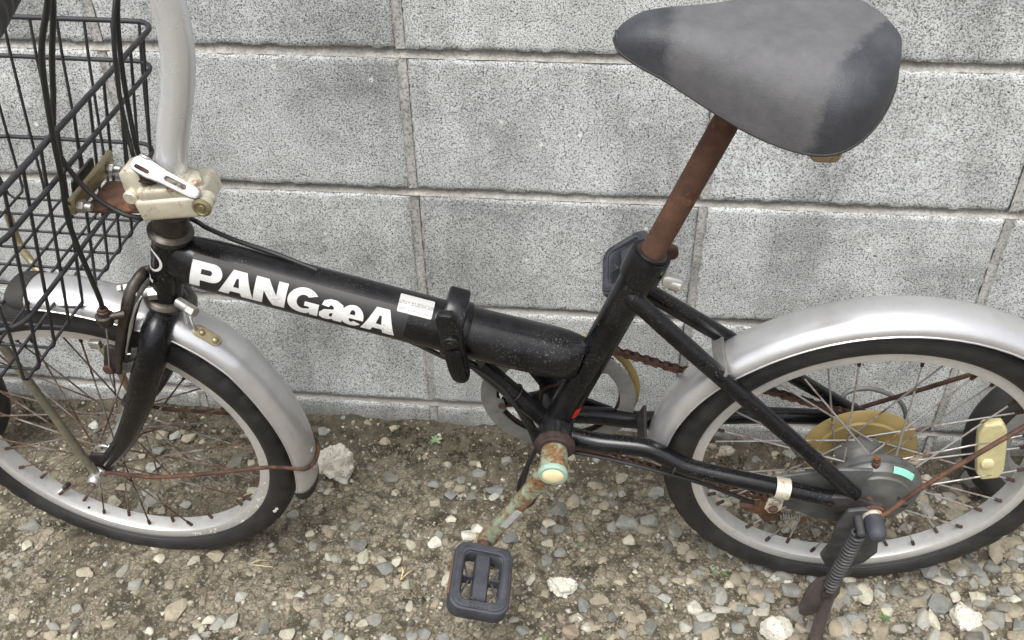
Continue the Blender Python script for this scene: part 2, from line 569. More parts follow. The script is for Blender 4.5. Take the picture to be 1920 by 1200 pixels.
    def mesh(self, name, mats, smooth=True, angle=38):
        me = bpy.data.meshes.new(name)
        me.from_pydata(self.v, [], self.f)
        bm = bmesh.new(); bm.from_mesh(me)
        bmesh.ops.recalc_face_normals(bm, faces=bm.faces)
        bm.to_mesh(me); bm.free()
        for m in (mats if isinstance(mats, (list, tuple)) else [mats]):
            me.materials.append(M[m])
        if len(me.materials) > 1:
            me.polygons.foreach_set('material_index', self.mi)
        if smooth:
            me.polygons.foreach_set('use_smooth', [True] * len(me.polygons))
            me.set_sharp_from_angle(angle=R(angle))
        me.update()
        return me
    def obj(self, name, mats, parent=None, X=None, smooth=True, angle=38):
        o = bpy.data.objects.new(name, self.mesh(name, mats, smooth, angle))
        COL.objects.link(o)
        if parent is not None:
            o.parent = parent
        if X is not None:
            o.matrix_local = X
        return o

def empty(name, parent=None, X=None):
    o = bpy.data.objects.new(name, None)
    o.empty_display_size = .05
    COL.objects.link(o)
    if parent is not None:
        o.parent = parent
    if X is not None:
        o.matrix_local = X
    return o
def tag(o, label, cat, group=None, kind=None):
    if label: o['label'] = label
    if cat: o['category'] = cat
    if group: o['group'] = group
    if kind: o['kind'] = kind
    return o
def rect(w, h, r=0.0, n=4):
    if r <= 0:
        return [(-w / 2, -h / 2), (w / 2, -h / 2), (w / 2, h / 2), (-w / 2, h / 2)]
    out = []
    for cx, cy, a0 in ((w / 2 - r, -h / 2 + r, -90), (w / 2 - r, h / 2 - r, 0), (-w / 2 + r, h / 2 - r, 90), (-w / 2 + r, -h / 2 + r, 180)):
        for k in range(n + 1):
            a = R(a0 + 90 * k / n)
            out.append((cx + r * math.cos(a), cy + r * math.sin(a)))
    return out
def circ(r, n=20, cx=0, cy=0, ry=None):
    ry = ry or r
    return [(cx + r * math.cos(2 * math.pi * k / n), cy + ry * math.sin(2 * math.pi * k / n)) for k in range(n)]
def arcp(cx, cy, rx, ry, a0, a1, n=12):
    return [(cx + rx * math.cos(R(a0 + (a1 - a0) * k / n)), cy + ry * math.sin(R(a0 + (a1 - a0) * k / n))) for k in range(n + 1)]

# ------------------------------------------------------------------ ground
def sstep(a, b, x):
    t = min(1, max(0, (x - a) / (b - a)))
    return t * t * (3 - 2 * t)
def gh(x, y):
    near = sstep(.02, .25, -y)
    h = near * (.009 + .0215 * (max(-.3, min(1.3, x)) - 1.0))
    h += .007 * noise.noise(Vector((x * 5, y * 5, 1.3)))
    h += .0045 * noise.noise(Vector((x * 17, y * 17, 4.1)))
    h += .0036 * noise.noise(Vector((x * 48, y * 48, 7.7)))
    h += .0026 * noise.noise(Vector((x * 110, y * 110, 2.2)))
    h += .012 * sstep(.05, 0.0, -y) * (1 + .8 * noise.noise(Vector((x * 9, 3.3, 0))))
    # wheels have pressed shallow seats into the dirt
    for wx, wy, wz in ((.038, -.268, -.0125), (.997, -.246, .0095)):
        k = math.exp(-(((x - wx) / .09) ** 2 + ((y - wy) / .045) ** 2))
        h = h * (1 - k) + (wz + .0065) * k
    return h
def spread_axis(a, b, step, lim):
    mid = list(np.arange(a, b + 1e-6, step))
    lo, hi, s = [], [], step
    x = a
    while x > -lim:
        s *= 1.5; x -= s; lo.append(x)
    x, s = b, step
    while x < lim:
        s *= 1.5; x += s; hi.append(x)
    return lo[::-1] + mid + hi
gx = spread_axis(-.50, 1.62, .0045, 60)
gy = spread_axis(-.62, .02, .0045, 60)
gv, gf = [], []
for yy in gy:
    for xx in gx:
        far = max(0, abs(xx - .55) - 3, -yy - 3)
        gv.append((xx, yy, gh(xx, yy) if abs(xx) < 8 and abs(yy) < 8 else 0.0))
nx = len(gx)
for j in range(len(gy) - 1):
    for i in range(nx - 1):
        gf.append((j * nx + i, j * nx + i + 1, (j + 1) * nx + i + 1, (j + 1) * nx + i))
me = bpy.data.meshes.new('ground')
me.from_pydata(gv, [], gf)
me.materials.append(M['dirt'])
me.polygons.foreach_set('use_smooth', [True] * len(me.polygons))
ground = bpy.data.objects.new('ground', me)
COL.objects.link(ground)
ground['kind'] = 'structure'

# ------------------------------------------------------------------ concrete block wall: stack bond, 390 x 190 faces, 10 mm joints
wall = empty('block_wall', X=Matrix.Translation((.6, .06, 0)))
tag(wall, 'weathered grey concrete block wall with straight joints behind the bicycle', 'wall')
def block_mesh(seed, fine):
    """front face gently uneven, arrises worn and chipped"""
    rnd = random.Random(seed)
    bw, bh, bd = .3905, .1903, .12
    nxb, nzb = (78, 38) if fine else (12, 6)
    g = G()
    vs, fs = [], []
    off = rnd.uniform(0, 90)
    for j in range(nzb + 1):
        for i in range(nxb + 1):
            # rows cluster towards the edges
            a = i / nxb; b = j / nzb
            fx = (a - .5) * bw; fz = (b - .5) * bh
            ed = min(bw / 2 - abs(fx), bh / 2 - abs(fz))
            n1 = noise.noise(Vector((fx * 60 + off, fz * 60, 0)))
            n2 = noise.noise(Vector((fx * 190 + off, fz * 190, 5)))
            rr = .0026 + .0014 * n1 + .0016 * n2
            dy = 0.0
            if ed < rr and fine:
                dy = (1 - ed / max(rr, 1e-5)) * rr * .9
            elif not fine and ed < 1e-6:
                dy = .003
            dy += .0007 * n1 + .0004 * n2
            ex = ez = 0.0
            if ed < 1e-6:
                ex = -math.copysign(.0010 * (1 + n2), fx) if bw / 2 - abs(fx) < 1e-6 else 0
                ez = -math.copysign(.0010 * (1 + n1), fz) if bh / 2 - abs(fz) < 1e-6 else 0
            vs.append((fx + ex, dy, fz + ez))
    nr = nxb + 1
    for j in range(nzb):
        for i in range(nxb):
            fs.append((j * nr + i, j * nr + i + 1, (j + 1) * nr + i + 1, (j + 1) * nr + i))
    rim = [i for i in range(nr)] + [(j) * nr + nxb for j in range(1, nzb + 1)] + [nzb * nr + i for i in range(nxb - 1, -1, -1)] + [j * nr for j in range(nzb - 1, 0, -1)]
    b0 = len(vs)
    for k in rim:
        vs.append((vs[k][0], bd, vs[k][2]))
    for k in range(len(rim)):
        l = (k + 1) % len(rim)
        fs.append((rim[k], b0 + k, b0 + l, rim[l]))
    fs.append(tuple(b0 + k for k in range(len(rim) - 1, -1, -1)))
    g.add(vs, fs)
    return g.mesh('block', 'block_concrete', True, 60)
fine_blocks = [block_mesh(s, True) for s in range(5)]
coarse = block_mesh(50, False)
rows = [.657 - .2 * k for k in range(-2, 5)]         # lower edge of each course
rnd = random.Random(4)
for zb in rows:
    for k in range(-6, 10):
        infr = -2 <= k <= 4 and -.2 < zb < .9
        o = bpy.data.objects.new('block', rnd.choice(fine_blocks) if infr else coarse)
        COL.objects.link(o)
        o.parent = wall
        flip = rnd.random() < .5
        o.matrix_local = Matrix.Translation((.4 * k + .2 + rnd.uniform(-.0012, .0012) - .6, rnd.uniform(0, .0016) - .06, zb + .095 + rnd.uniform(-.0006, .0006))) @ (Matrix.Rotation(math.pi, 4, 'Y') if flip else Matrix())
# mortar: tooled hollow joints, a strip for every bed and every upright
g = G()
for zb in rows:
    zc = zb - .005
    prof = [(.0066, .0050), (.0062, .0060), (.0054, .0082), (.0030, .0092), (-.0020, .0070), (-.0046, .0040), (-.0060, .0024)]
    # (z offset, depth) : undercut at the top, flush towards the lower block
    xs = list(np.arange(-2.4, 4.01, .012))
    vs, fs = [], []
    for x in xs:
        nn = noise.noise(Vector((x * 40, zb * 7, 0))) * .0011 + noise.noise(Vector((x * 9, zb * 7, 5))) * .0008
        for dz, dy in prof:
            vs.append((x - .6, dy + nn + (.0006 * noise.noise(Vector((x * 150, dz * 900, zb)))) - .06, zc + dz + .0004 * noise.noise(Vector((x * 70, dz * 300, zb + 4)))))
    n = len(prof)
    for i in range(len(xs) - 1):
        for j in range(n - 1):
            fs.append((i * n + j, i * n + j + 1, (i + 1) * n + j + 1, (i + 1) * n + j))
    g.add(vs, fs)
g.obj('bed_joint', 'mortar', wall)
g = G()
for k in range(-6, 11):
    for zb in rows:
        zs = list(np.arange(zb + .0005, zb + .1900, .009)) + [zb + .1900]
        prof = [(-.0062, .0020), (-.0048, .0034), (-.0022, .0042), (.0020, .0048), (.0042, .0056), (.0060, .0030)]
        vs, fs = [], []
        for z in zs:
            nn = noise.noise(Vector((k * 3.1, z * 40, 2))) * .0016 - .0012 + noise.noise(Vector((k * 3.1, z * 8, 2))) * .0014
            for dx, dy in prof:
                vs.append((.4 * k + dx - .6, dy + nn + .0005 * noise.noise(Vector((z * 150, dx * 900, k))) - .06, z))
        n = len(prof)
        for i in range(len(zs) - 1):
            for j in range(n - 1):
                fs.append((i * n + j, i * n + j + 1, (i + 1) * n + j + 1, (i + 1) * n + j))
        g.add(vs, fs)
g.obj('upright_joint', 'mortar_upright', wall)
# solid core behind the joints so that no light leaks through
G().box((0.2, .010 + .052 - .06, .55), (6.38, .10, 1.08)).obj('core', 'mortar_upright', wall, smooth=False)

# ------------------------------------------------------------------ the bicycle
# bicycle axes: X towards the tail, Y away from the camera side, Z up the frame; lengths from the rear hub
HUB = Vector((0.997924, -0.27163162, 0.25060382))
BX = Matrix(((0.99978384, -0.02068028, 0.0021431), (0.02079103, 0.99445825, -0.10305594), (0.0, 0.10307822, 0.99467325))).to_4x4()
BASE = Vector((-.48, 0, -.242))
bike = empty('bicycle', X=Matrix.Translation(HUB) @ BX @ Matrix.Translation(BASE))
tag(bike, 'black folding bicycle with silver mudguards and front wire basket leaning on its side stand', 'bicycle')
F0 = Matrix.Translation(-BASE)                                   # frame space
FF = F0 @ Matrix.Translation((-.9594, 0, -.0216)) @ Matrix(((0.99897, 0.04538, 0.00037), (-0.04538, 0.99883, 0.01652), (0.00037, -0.01652, 0.99986))).to_4x4()   # steered front space
I4 = Matrix()
YN = Vector((0, -1, 0))

# ---- frame
frame = empty('frame', bike, F0)
HT0, HT1 = Vector((-.823, 0, .2285)), Vector((-.787, 0, .338))
hd = (HT1 - HT0).normalized()
G().tube([HT0 + hd * .002, HT0 + hd * .02, HT1 - hd * .02, HT1 - hd * .004], [.0185, .0180, .0180, .0185], 32).obj('head_tube', 'black_paint', frame)
A0, A1 = Vector((-.800, 0, .3005)), Vector((-.4985, 0, .2075))
ad = (A1 - A0).normalized(); au = Vector((-ad.z, 0, ad.x))
TR = .0288
nA = 21
G().tube([A0 + ad * (.004 + ((A1 - A0).length - .004) * k / (nA - 1)) for k in range(nA)], TR, 40, flat=((0, 1, 0), [.60, .80, .93, 1, 1, 1, 1, 1, 1, 1, 1, 1, 1, 1, 1, 1, 1, 1, 1, 1, 1])).obj('main_tube', 'black_paint', frame)
B0, B1 = Vector((-.4835, 0, .2025)), Vector((-.352, 0, .1660))
G().tube([B0.lerp(B1, k / 15) for k in range(16)], TR * 1.03, 40, flat=((0, 1, 0), [1, 1, 1, 1, 1, 1, 1, 1, 1, 1, 1, 1, 1, .96, .84, .62])).obj('rear_main_tube', 'black_paint', frame)
S0, S1 = Vector((-.375, 0, .058)), Vector((-.2812, 0, .3256))
sd = (S1 - S0).normalized()
G().tube([S0, S0 + sd * .1, S1], .0182, 32).obj('seat_tube', 'black_paint', frame)
G().tube([(-.468, 0, .150), (-.388, 0, .052)], .0112, 20).obj('brace_tube', 'black_paint', frame)
g = G()
g.lathe([(.0165, -.036), (.0205, -.036), (.0212, -.033), (.0212, .033), (.0205, .036), (.0165, .036)], (-.377, 0, .055), (0, 1, 0), 32)
g.obj('bottom_bracket_shell', 'black_paint', frame)
for s, pts in ((-1, [(-.300, -.009, .277), (-.292, -.0135, .2675), (-.221, -.028, .202), (-.150, -.041, .138), (-.086, -.053, .080), (-.022, -.064, .021)]),
               (1, [(-.294, .006, .272), (-.284, .012, .263), (-.21, .026, .200), (-.144, .039, .143), (-.08, .051, .089), (-.013, .064, .032)])):
    G().tube(pts, [.0100, .0100, .0100, .0095, .009, .0085], 18, smooth=5).obj('seat_stay', 'black_paint', frame)
for s, pts in ((-1, [(-.362, -.020, .051), (-.325, -.031, .054), (-.272, -.036, .055), (-.245, -.042, .048), (-.211, -.050, .037), (-.124, -.060, .026), (-.048, -.066, .014)]),
               (1, [(-.362, .020, .045), (-.325, .030, .033), (-.265, .036, .021), (-.177, .050, .019), (-.101, .060, .014), (-.030, .066, .009)])):
    G().tube(pts, [.0118, .0118, .0116, .0112, .0108, .0100], 20, smooth=5).obj('chain_stay', 'black_paint', frame)
g = G()
g.prism(rect(.060, .022, .002), (-.272, 0, .047), (0, 1, 0), (.35, 0, 1), .004, .0008)
g.obj('chain_stay_bridge', 'dark_steel', frame)
g = G()
g.prism(rect(.078, .015, .003), (-.196, 0, .184), (0, 1, 0), (.75, 0, .75), .004, .0008)
g.obj('seat_stay_bridge', 'dull_grey', frame)
# weld beads
def ring_between(o, d, r, n=28, w=.0022, el=None):
    d = Vector(d).normalized(); u = d.orthogonal().normalized(); w2 = d.cross(u)
    return [Vector(o) + (u * math.cos(2 * math.pi * k / n) + w2 * math.sin(2 * math.pi * k / n)) * r for k in range(n)]
# dropouts
g = G()
g.prism([(-.062, .010), (-.050, .024), (-.022, .024), (-.004, .016), (.012, .012), (.014, -.010), (.004, -.020), (-.010, -.018), (-.028, -.004), (-.052, -.004)], (0, -.069, 0), (1, 0, 0), (0, 0, 1), .006, .0012)
g.obj('dropout', 'dark_steel', frame)
g = G()
g.prism([(-.045, .018), (-.020, .034), (0, .032), (.016, .02), (.016, -.016), (.008, -.045), (-.008, -.045), (-.014, -.014), (-.045, .002)], (0, .069, 0), (1, 0, 0), (0, 0, 1), .006, .0012)
g.obj('dropout', 'dark_steel', frame)
# folding hinge
hinge = G()
hc = Vector((-.4905, 0, .2050))
hn = ad
for k in (-1, 1):
    hinge.prism(rect(.0625, .066, .029, 8), hc + hn * (.0065 * k), (0, 1, 0), au, .0105, .0014)
hinge.cyl(hc + Vector((0, .034, 0)) - au * .036, hc + Vector((0, .034, 0)) + au * .018, .006, 16, .001)
hinge.prism([(-.040, .020), (-.040, .038), (-.030, .052), (-.018, .0585), (.004, .0585), (.012, .050), (.012, .030)], hc - hn * .0095, (0, 1, 0), au, .0235, .003)
hinge.obj('folding_hinge', 'black_paint', frame)
# latch lever on the near side
lv = G()
lo = Vector((-.4868, -.0455, .2165))
lv.prism([(-.0118, .050), (-.0122, .020), (-.0112, -.028), (-.0090, -.042), (-.004, -.0480), (.005, -.0475), (.0108, -.041), (.0122, -.026), (.0122, .018), (.0114, .050), (.008, .056), (-.008, .056)], lo, (1, 0, 0), (-.10, 0, 1), .012, .003)
lv.prism(rect(.016, .048, .006, 5), lo + Vector((.0035, -.0068, -.016)), (1, 0, 0), (-.10, 0, 1), .007, .0028)
lv.cyl(lo + Vector((-.0015, -.0065, .021)), lo + Vector((-.0015, -.0125, .021)), .0085, 24, .0015)
lv.cyl(lo + Vector((-.0015, -.0120, .021)), lo + Vector((-.0015, -.0140, .021)), .0045, 20, .0008)
lv.obj('latch_lever', 'black_paint', frame)
# seat clamp
g = G()
c0 = S1 - sd * .036
g.lathe([(.0186, 0), (.0214, .001), (.0220, .004), (.0220, .030), (.0212, .034), (.0150, .0345)], c0, sd, 36)
g.obj('seat_collar', 'black_paint', frame)
g = G()
g.lathe([(.0150, 0), (.0166, .0002), (.0160, .0025), (.0130, .0027)], S1 - sd * .0012, sd, 32)
g.obj('collar_liner', 'headset_steel', frame)
g = G()
cb = S1 - sd * .016 + Vector((.024, 0, -.009))
g.cyl(cb + Vector((-.004, -.016, .002)), cb + Vector((-.004, .030, .002)), .0040, 14)
g.cyl(cb + Vector((.001, -.012, -.004)), cb + Vector((.012, -.013, -.008)), .0085, 18, .0015)
g.prism(rect(.024, .014, .006, 5), cb + Vector((.004, -.014, -.003)), (1, 0, -.25), (0, .25, 1), .011, .002)
g.obj('seat_clamp_bolt', 'bolt_zinc', frame)
g = G()
g.cyl(cb + Vector((.002, .016, .008)), cb + Vector((.002, .026, .008)), .0085, 18, .002)
g.obj('clamp_nut', 'rust', frame)
# cable guides under the main tube
for s in (.085, .235):
    p = A0 + ad * s - au * (TR + .0035)
    G().box(p, (.011, .010, .009), Matrix.Rotation(-math.atan2(ad.z, ad.x), 3, 'Y'), .0015).obj('cable_guide', 'black_paint', frame)

# ---- lettering on the main tube, wrapped round it
def wrap(polys, s0, h, phi0, r, name, mat, parent, axis0, axd, axu, cuts=9, lift=0.0):
    """polys: list of (outer, holes) in letter units; s along the tube, v round it"""
    g = G()
    for q, (outer, holes) in enumerate(polys):
        loops = [outer] + list(holes)
        flat = [p for lp in loops for p in lp]
        tris = geometry.tessellate_polygon([[Vector((x, y, 0)) for x, y in lp] for lp in loops])
        bm = bmesh.new()
        vv = [bm.verts.new((x, y, 0)) for x, y in flat]
        for tr in tris:
            try: bm.faces.new([vv[i] for i in tr])
            except ValueError: pass
        lo = min(p[1] for p in flat); hi = max(p[1] for p in flat)
        for k in range(1, cuts):
            bmesh.ops.bisect_plane(bm, geom=list(bm.verts) + list(bm.edges) + list(bm.faces), plane_co=(0, lo + (hi - lo) * k / cuts, 0), plane_no=(0, 1, 0))
        bm.verts.index_update()
        rr = r + lift + .00012 * (q % 3)
        vs = []
        for v in bm.verts:
            ph = phi0 + v.co.y * h / r
            vs.append(axis0 + axd * (s0 + v.co.x * h) + (YN * math.cos(ph) + axu * math.sin(ph)) * rr)
        g.add(vs, [[v.index for v in f.verts] for f in bm.faces])
        bm.free()
    return g.obj(name, mat, parent)
def shift(p, dx, sx=1.0): return [(x * sx + dx, y) for x, y in p]
P_ = ([(0, 0), (0, 1), (.74, 1)] + arcp(.74, .655, .36, .345, 90, -90, 14)[1:] + [(.36, .31), (.36, 0)],
      [[(.36, .56), (.66, .56)] + arcp(.66, .655, .085, .095, -90, 90, 8)[1:-1] + [(.66, .75), (.36, .75)]])
A_ = ([(0, 0), (.42, 1), (.90, 1), (1.26, 0), (.83, 0), (.78, .17), (.43, .17), (.37, 0)], [[(.51, .38), (.72, .38), (.665, .72), (.585, .72)]])
N_ = ([(0, 0), (0, 1), (.44, 1), (.80, .47), (.80, 1), (1.14, 1), (1.14, 0), (.72, 0), (.34, .56), (.34, 0)], [])
G_ = (arcp(.58, .5, .58, .52, 38, 285, 26) + [(.84, .10), (.84, .0), (1.14, .0), (1.14, .54), (.62, .54), (.62, .36), (.80, .36), (.80, .27)] + arcp(.58, .5, .25, .27, 300, 52, 16), [])
a_ = ([(.04, .58), (.09, .76), (.30, .85), (.54, .85), (.78, .74), (.84, .58), (.84, .0), (.52, .0), (.51, .07), (.34, -.01), (.15, -.01), (.01, .08), (0, .27), (.14, .43), (.48, .50), (.48, .58), (.41, .64), (.33, .63), (.30, .55)],
      [[(.48, .35), (.38, .32), (.35, .23), (.40, .16), (.47, .20)]])
e_ = ([(.76, .34)] + arcp(1.17, .41, .42, .43, 188, 325, 14) + [(1.25, .24), (1.17, .16), (1.09, .23), (1.07, .33), (1.59, .33)] + arcp(1.17, .41, .42, .44, 0, 172, 14), [[(1.07, .49), (1.27, .49), (1.25, .62), (1.17, .68), (1.10, .63)]])
word = []
xo = 0.0
for (outer, holes), w in ((P_, 1.02), (A_, 1.24), (N_, 1.20), (G_, 1.17)):
    word.append((shift(outer, xo), [shift(h, xo) for h in holes])); xo += w
word.append((shift(a_[0], xo + .02), [shift(h, xo + .02) for h in a_[1]]))
word.append((shift(e_[0], xo + .02), [shift(h, xo + .02) for h in e_[1]]))
xo += 1.56
word.append((shift(A_[0], xo), [shift(h, xo) for h in A_[1]])); xo += 1.26
LH = .0288
wrap(word, .0330, LH * 1.045, R(-12), TR, 'lettering', 'letter_white', frame, A0, ad, au, lift=.0007)
# clear film edge round the decal, and the printed label near the hinge
wrap([(rect(.235 / .03, 1.28), [])], .0360 + .1135, .03, R(-15) + .5 * 1.28 * .03 / TR, TR, 'decal_film', 'cable_black', frame, A0, ad, au, lift=.0003)
wrap([(rect(1.36, .80, .06), [])], .2725, .0285, R(72), TR, 'printed_label', 'label_print', frame, A0, ad, au, lift=.0008)
sa = Vector((0, 0, 0))
# red sticker low on the seat tube
su = Vector((-sd.z, 0, sd.x))
wrap([(rect(1.0, .55, .1), [])], .034, .018, R(-42), .0182, 'red_sticker', 'red_sticker', frame, S0, sd, su, cuts=5, lift=.0006)
# crest and letter on the front of the head tube
hu = Vector((-hd.z, 0, hd.x))
wrap([(circ(.5, 24), [circ(.40, 24)[::-1]])], .075, .030, R(47), .0182, 'head_badge', 'letter_white', frame, HT0, hd, hu, cuts=7, lift=.0006)
wrap([([(0, 0), (0, .9), (.25, .9), (.25, .55), (.7, .9), (1, .75), (.5, .4), (.5, 0)], [])], .042, .009, R(33), .0182, 'head_badge_letter', 'letter_white', frame, HT0, hd, hu, cuts=4, lift=.0006)

# ---- saddle and post
seat_post = G().tube([S1 - sd * .06, S1 + sd * .10, S1 + sd * .158, S1 + sd * .188], [.0128, .0128, .0128, .0115], 28).obj('seat_post', 'post_rust', bike, F0)
saddle = empty('saddle', bike, F0)
st = [(-.3318, .0018, .5592, .5576), (-.3285, .0125, .5660, .5550), (-.3215, .0190, .5720, .5512), (-.3085, .0265, .5785, .5465), (-.290, .0330, .5815, .5395), (-.270, .0420, .5815, .5310),
      (-.245, .0560, .5812, .5215), (-.220, .0730, .5815, .5150), (-.195, .0865, .5828, .5110), (-.172, .0950, .5838, .5095), (-.154, .0970, .5840, .5115),
      (-.138, .0915, .5825, .5165), (-.123, .0790, .5795, .5240), (-.111, .0620, .5755, .5325), (-.1015, .0390, .5710, .5415), (-.0960, .0140, .5665, .5505)]
ctrl = [Vector((a, b, c)) for a, b, c, d in st]; ctrl2 = [Vector((a, d, 0)) for a, b, c, d in st]
c1, c2 = catmull(ctrl, 4), catmull(ctrl2, 4)
na = 40
vs, fs = [], []
for p, q in zip(c1, c2):
    w, zt, zb = max(.001, p.y), p.z, q.y
    dip = .0045 * sstep(.03, .09, w)
    for k in range(na + 1):
        a = -math.pi / 2 + math.pi * k / na
        s, cc = math.sin(a), math.cos(a)
        y = w * math.copysign(abs(s) ** .70, s)
        z = zb + (zt - zb) * (cc ** .58 if cc > 1e-6 else 0)
        z -= dip * math.exp(-(y / .018) ** 2)
        vs.append((p.x, y, z))
    for k in range(1, na):                       # underside, set in a little
        a = math.pi / 2 - math.pi * k / na
        vs.append((p.x, w * .93 * math.sin(a), zb + .004 + .006 * math.cos(a)))
nr = na + 1 + na - 1
for i in range(len(c1) - 1):
    for k in range(nr):
        l = (k + 1) % nr
        fs.append((i * nr + k, i * nr + l, (i + 1) * nr + l, (i + 1) * nr + k))
fs.append(tuple(range(nr))); fs.append(tuple((len(c1) - 1) * nr + k for k in range(nr)))
G().add(vs, fs).obj('cover', 'saddle_vinyl', saddle, angle=60)
# piping along the skirt
g = G()
sk = [Vector((p.x, -p.y - .0002, q.y + .0004)) for p, q in zip(c1, c2)]
sk2 = [Vector((v.x, -v.y, v.z)) for v in sk][::-1]
g.tube(sk + sk2, .0012, 8, closed=True)
g.obj('piping', 'old_rubber', saddle)
for s in (-1, 1):
    G().tube([(-.300, .010 * s, .552), (-.280, .016 * s, .540), (-.24, .018 * s, .528), (-.19, .020 * s, .524), (-.15, .030 * s, .524), (-.125, .035 * s, .535)], .0035, 10, smooth=4).obj('rail', 'rust', saddle)
G().cyl((-.225, -.026, .515), (-.225, .026, .515), .011, 20, .002).obj('rail_clamp', 'rust_dark', saddle)
G().prism(rect(.026, .020, .007, 4), (-.152, -.064, .4945), (1, 0, 0), (0, .4, 1), .014, .003).obj('spring_bolt', 'brass_plate', saddle)

# ---- wheels
def make_wheel(parent, X, rear):
    w = empty('wheel', parent, X)
    # tyre: rounded section with shoulder notches
    prof = []
    for k in range(25):
        a = R(-128 + 256 * k / 24)
        prof.append((.2225 + .0200 * math.cos(a), .0212 * math.sin(a)))
    prof = [(.2068, -.0112)] + prof + [(.2068, .0112)]
    seg = 288
    n = len(prof)
    vs, fs = [], []
    for s in range(seg):
        a = 2 * math.pi * s / seg
        for i, (r, y) in enumerate(prof):
            rr = r
            ay = abs(y)
            if r > .2265:
                ph = (s + (2 if y > 0 else 0)) % 6
                if .0075 < ay < .0205 and ph < 2:
                    rr -= .0019
                if ay < .0085 and (int(ay * 1000) in (3, 4, 5)):
                    rr -= .0010
            vs.append((rr * math.cos(a), y, rr * math.sin(a)))
    for s in range(seg):
        t_ = (s + 1) % seg
        for i in range(n - 1):
            fs.append((s * n + i, s * n + i + 1, t_ * n + i + 1, t_ * n + i))
    G().add(vs, fs).obj('tyre', 'rubber', w, angle=70)
    g = G()
    g.lathe([(.2092, -.0112), (.2100, -.0124), (.2040, -.0130), (.1975, -.0131), (.1950, -.0122), (.1942, -.0100), (.1936, -.004), (.1936, .004), (.1942, .0100), (.1950, .0122), (.1975, .0131), (.2040, .0130), (.2100, .0124), (.2092, .0112), (.2052, .0095), (.2052, -.0095)], (0, 0, 0), (0, 1, 0), 144, closed=True)
    g.obj('rim', 'rim_alloy', w, angle=28)
    g = G()
    fl = .028
    if rear:
        g.lathe([(.006, -.050), (.016, -.048), (.017, -.030), (.024, -.0285), (.033, -.0275), (.033, -.0245), (.022, -.0235), (.0165, -.020), (.0155, -.002), (.0170, .010), (.024, .0135), (.031, .0145), (.031, .0175), (.02, .019), (.02, .05), (.006, .052)], (0, 0, 0), (0, 1, 0), 40)
        ya, yb, fr = -.026, .016, .029
    else:
        g.lathe([(.006, -.046), (.011, -.044), (.012, -.034), (.0195, -.0325), (.0205, -.0312), (.0205, -.029), (.014, -.0275), (.0115, -.02), (.0115, .02), (.014, .0275), (.0205, .029), (.0205, .0312), (.0195, .0325), (.012, .034), (.011, .044), (.006, .046)], (0, 0, 0), (0, 1, 0), 36)
        ya, yb, fr = -.030, .030, .0175
    g.obj('hub', 'dull_grey' if rear else 'bolt_zinc', w)
    ax = G()
    ax.cyl((0, -.080, 0), (0, .080, 0), .0048, 14)
    ax.obj('axle', 'rust', w)
    # 36 crossed spokes, each with its nipple
    meshes = {}
    for side in (0, 1):
        for dr in (-1, 1):
            y0 = (ya if side == 0 else yb)
            y1 = -.0035 if side == 0 else .0035
            g = G()
            a0 = R(62) * dr
            h = Vector((fr * math.cos(a0), y0 + (.0016 if dr > 0 else -.0016), fr * math.sin(a0)))
            e = Vector((.1945, y1, 0))
            d = (e - h).normalized()
            g.cur = 0
            g.tube([h, e - d * .010], .00115, 7)
            g.tube([h - d * .002 + Vector((0, .002 * (1 if y0 > 0 else -1), 0)), h], .0016, 7)
            g.cur = 1
            g.tube([e - d * .0125, e - d * .011, e + d * .0015], [.0017, .0022, .0024], 8)
            meshes[(side, dr)] = g.mesh('spoke', ['spoke_wire' if rear else 'spoke_rust', 'nipple_rust'])
    gap = {9, 22} if rear else {30}
    for k in range(36):
        if k in gap:
            continue
        side = k % 2
        dr = 1 if (k // 2) % 2 else -1
        o = bpy.data.objects.new('spoke', meshes[(side, dr)])
        COL.objects.link(o)
        o.parent = w
        o.matrix_local = Matrix.Rotation(-R(10 * k + (3 if rear else 6)), 4, 'Y')
    return w
front_wheel = make_wheel(bike, FF, False)
rear_wheel = make_wheel(bike, F0, True)
front_wheel['label'] = 'front wheel with rusty spokes, steered slightly towards the wall'
rear_wheel['label'] = 'rear wheel with drum brake and yellow spoke guard'
G().tube([(-.0985, -.004, -.166), (-.0995, -.004, -.168)], .002, 8).obj('valve_hole', 'cable_black', front_wheel)
vx = Vector((math.cos(R(-134)), 0, math.sin(R(-134))))
G().tube([vx * .194, vx * .186, vx * .178], [.0042, .0036, .0030], 12).obj('valve_stem', 'bolt_zinc', front_wheel)
G().tube([vx * .179, vx * .166], [.0042, .0038], 12).obj('valve_cap', 'cable_black', front_wheel)
# yellow spoke guard, hub centre
g = G()
g.lathe([(.0260, .0210), (.0345, .0195), (.050, .0185), (.0525, .0205), (.066, .0215), (.0695, .0235), (.0695, .0250), (.066, .0232), (.052, .0222), (.0345, .0210), (.0260, .0225)], (.002, 0, .002), (0, 1, 0), 64, closed=True)
g.obj('spoke_guard', 'yellow_disc', rear_wheel, angle=30)
# spoke reflector
ra = Vector((-.028, 0, .103)).normalized()
rb = Vector((ra.z, 0, -ra.x))
rc = Vector((.1405, -.004, .044))
g = G()
g.prism([(-.0105, -.052), (.0105, -.052), (.0155, -.038), (.0165, 0), (.0155, .038), (.0105, .052), (-.0105, .052), (-.0155, .038), (-.0165, 0), (-.0155, -.038)], rc, rb, ra, .012, .003)
g.obj('spoke_reflector', 'reflector_yellow', rear_wheel, angle=20)
G().prism(circ(.0075, 14), rc + Vector((0, -.0075, -.018)), rb, ra, .005, .001).obj('reflector_clip', 'cap_cream', rear_wheel)

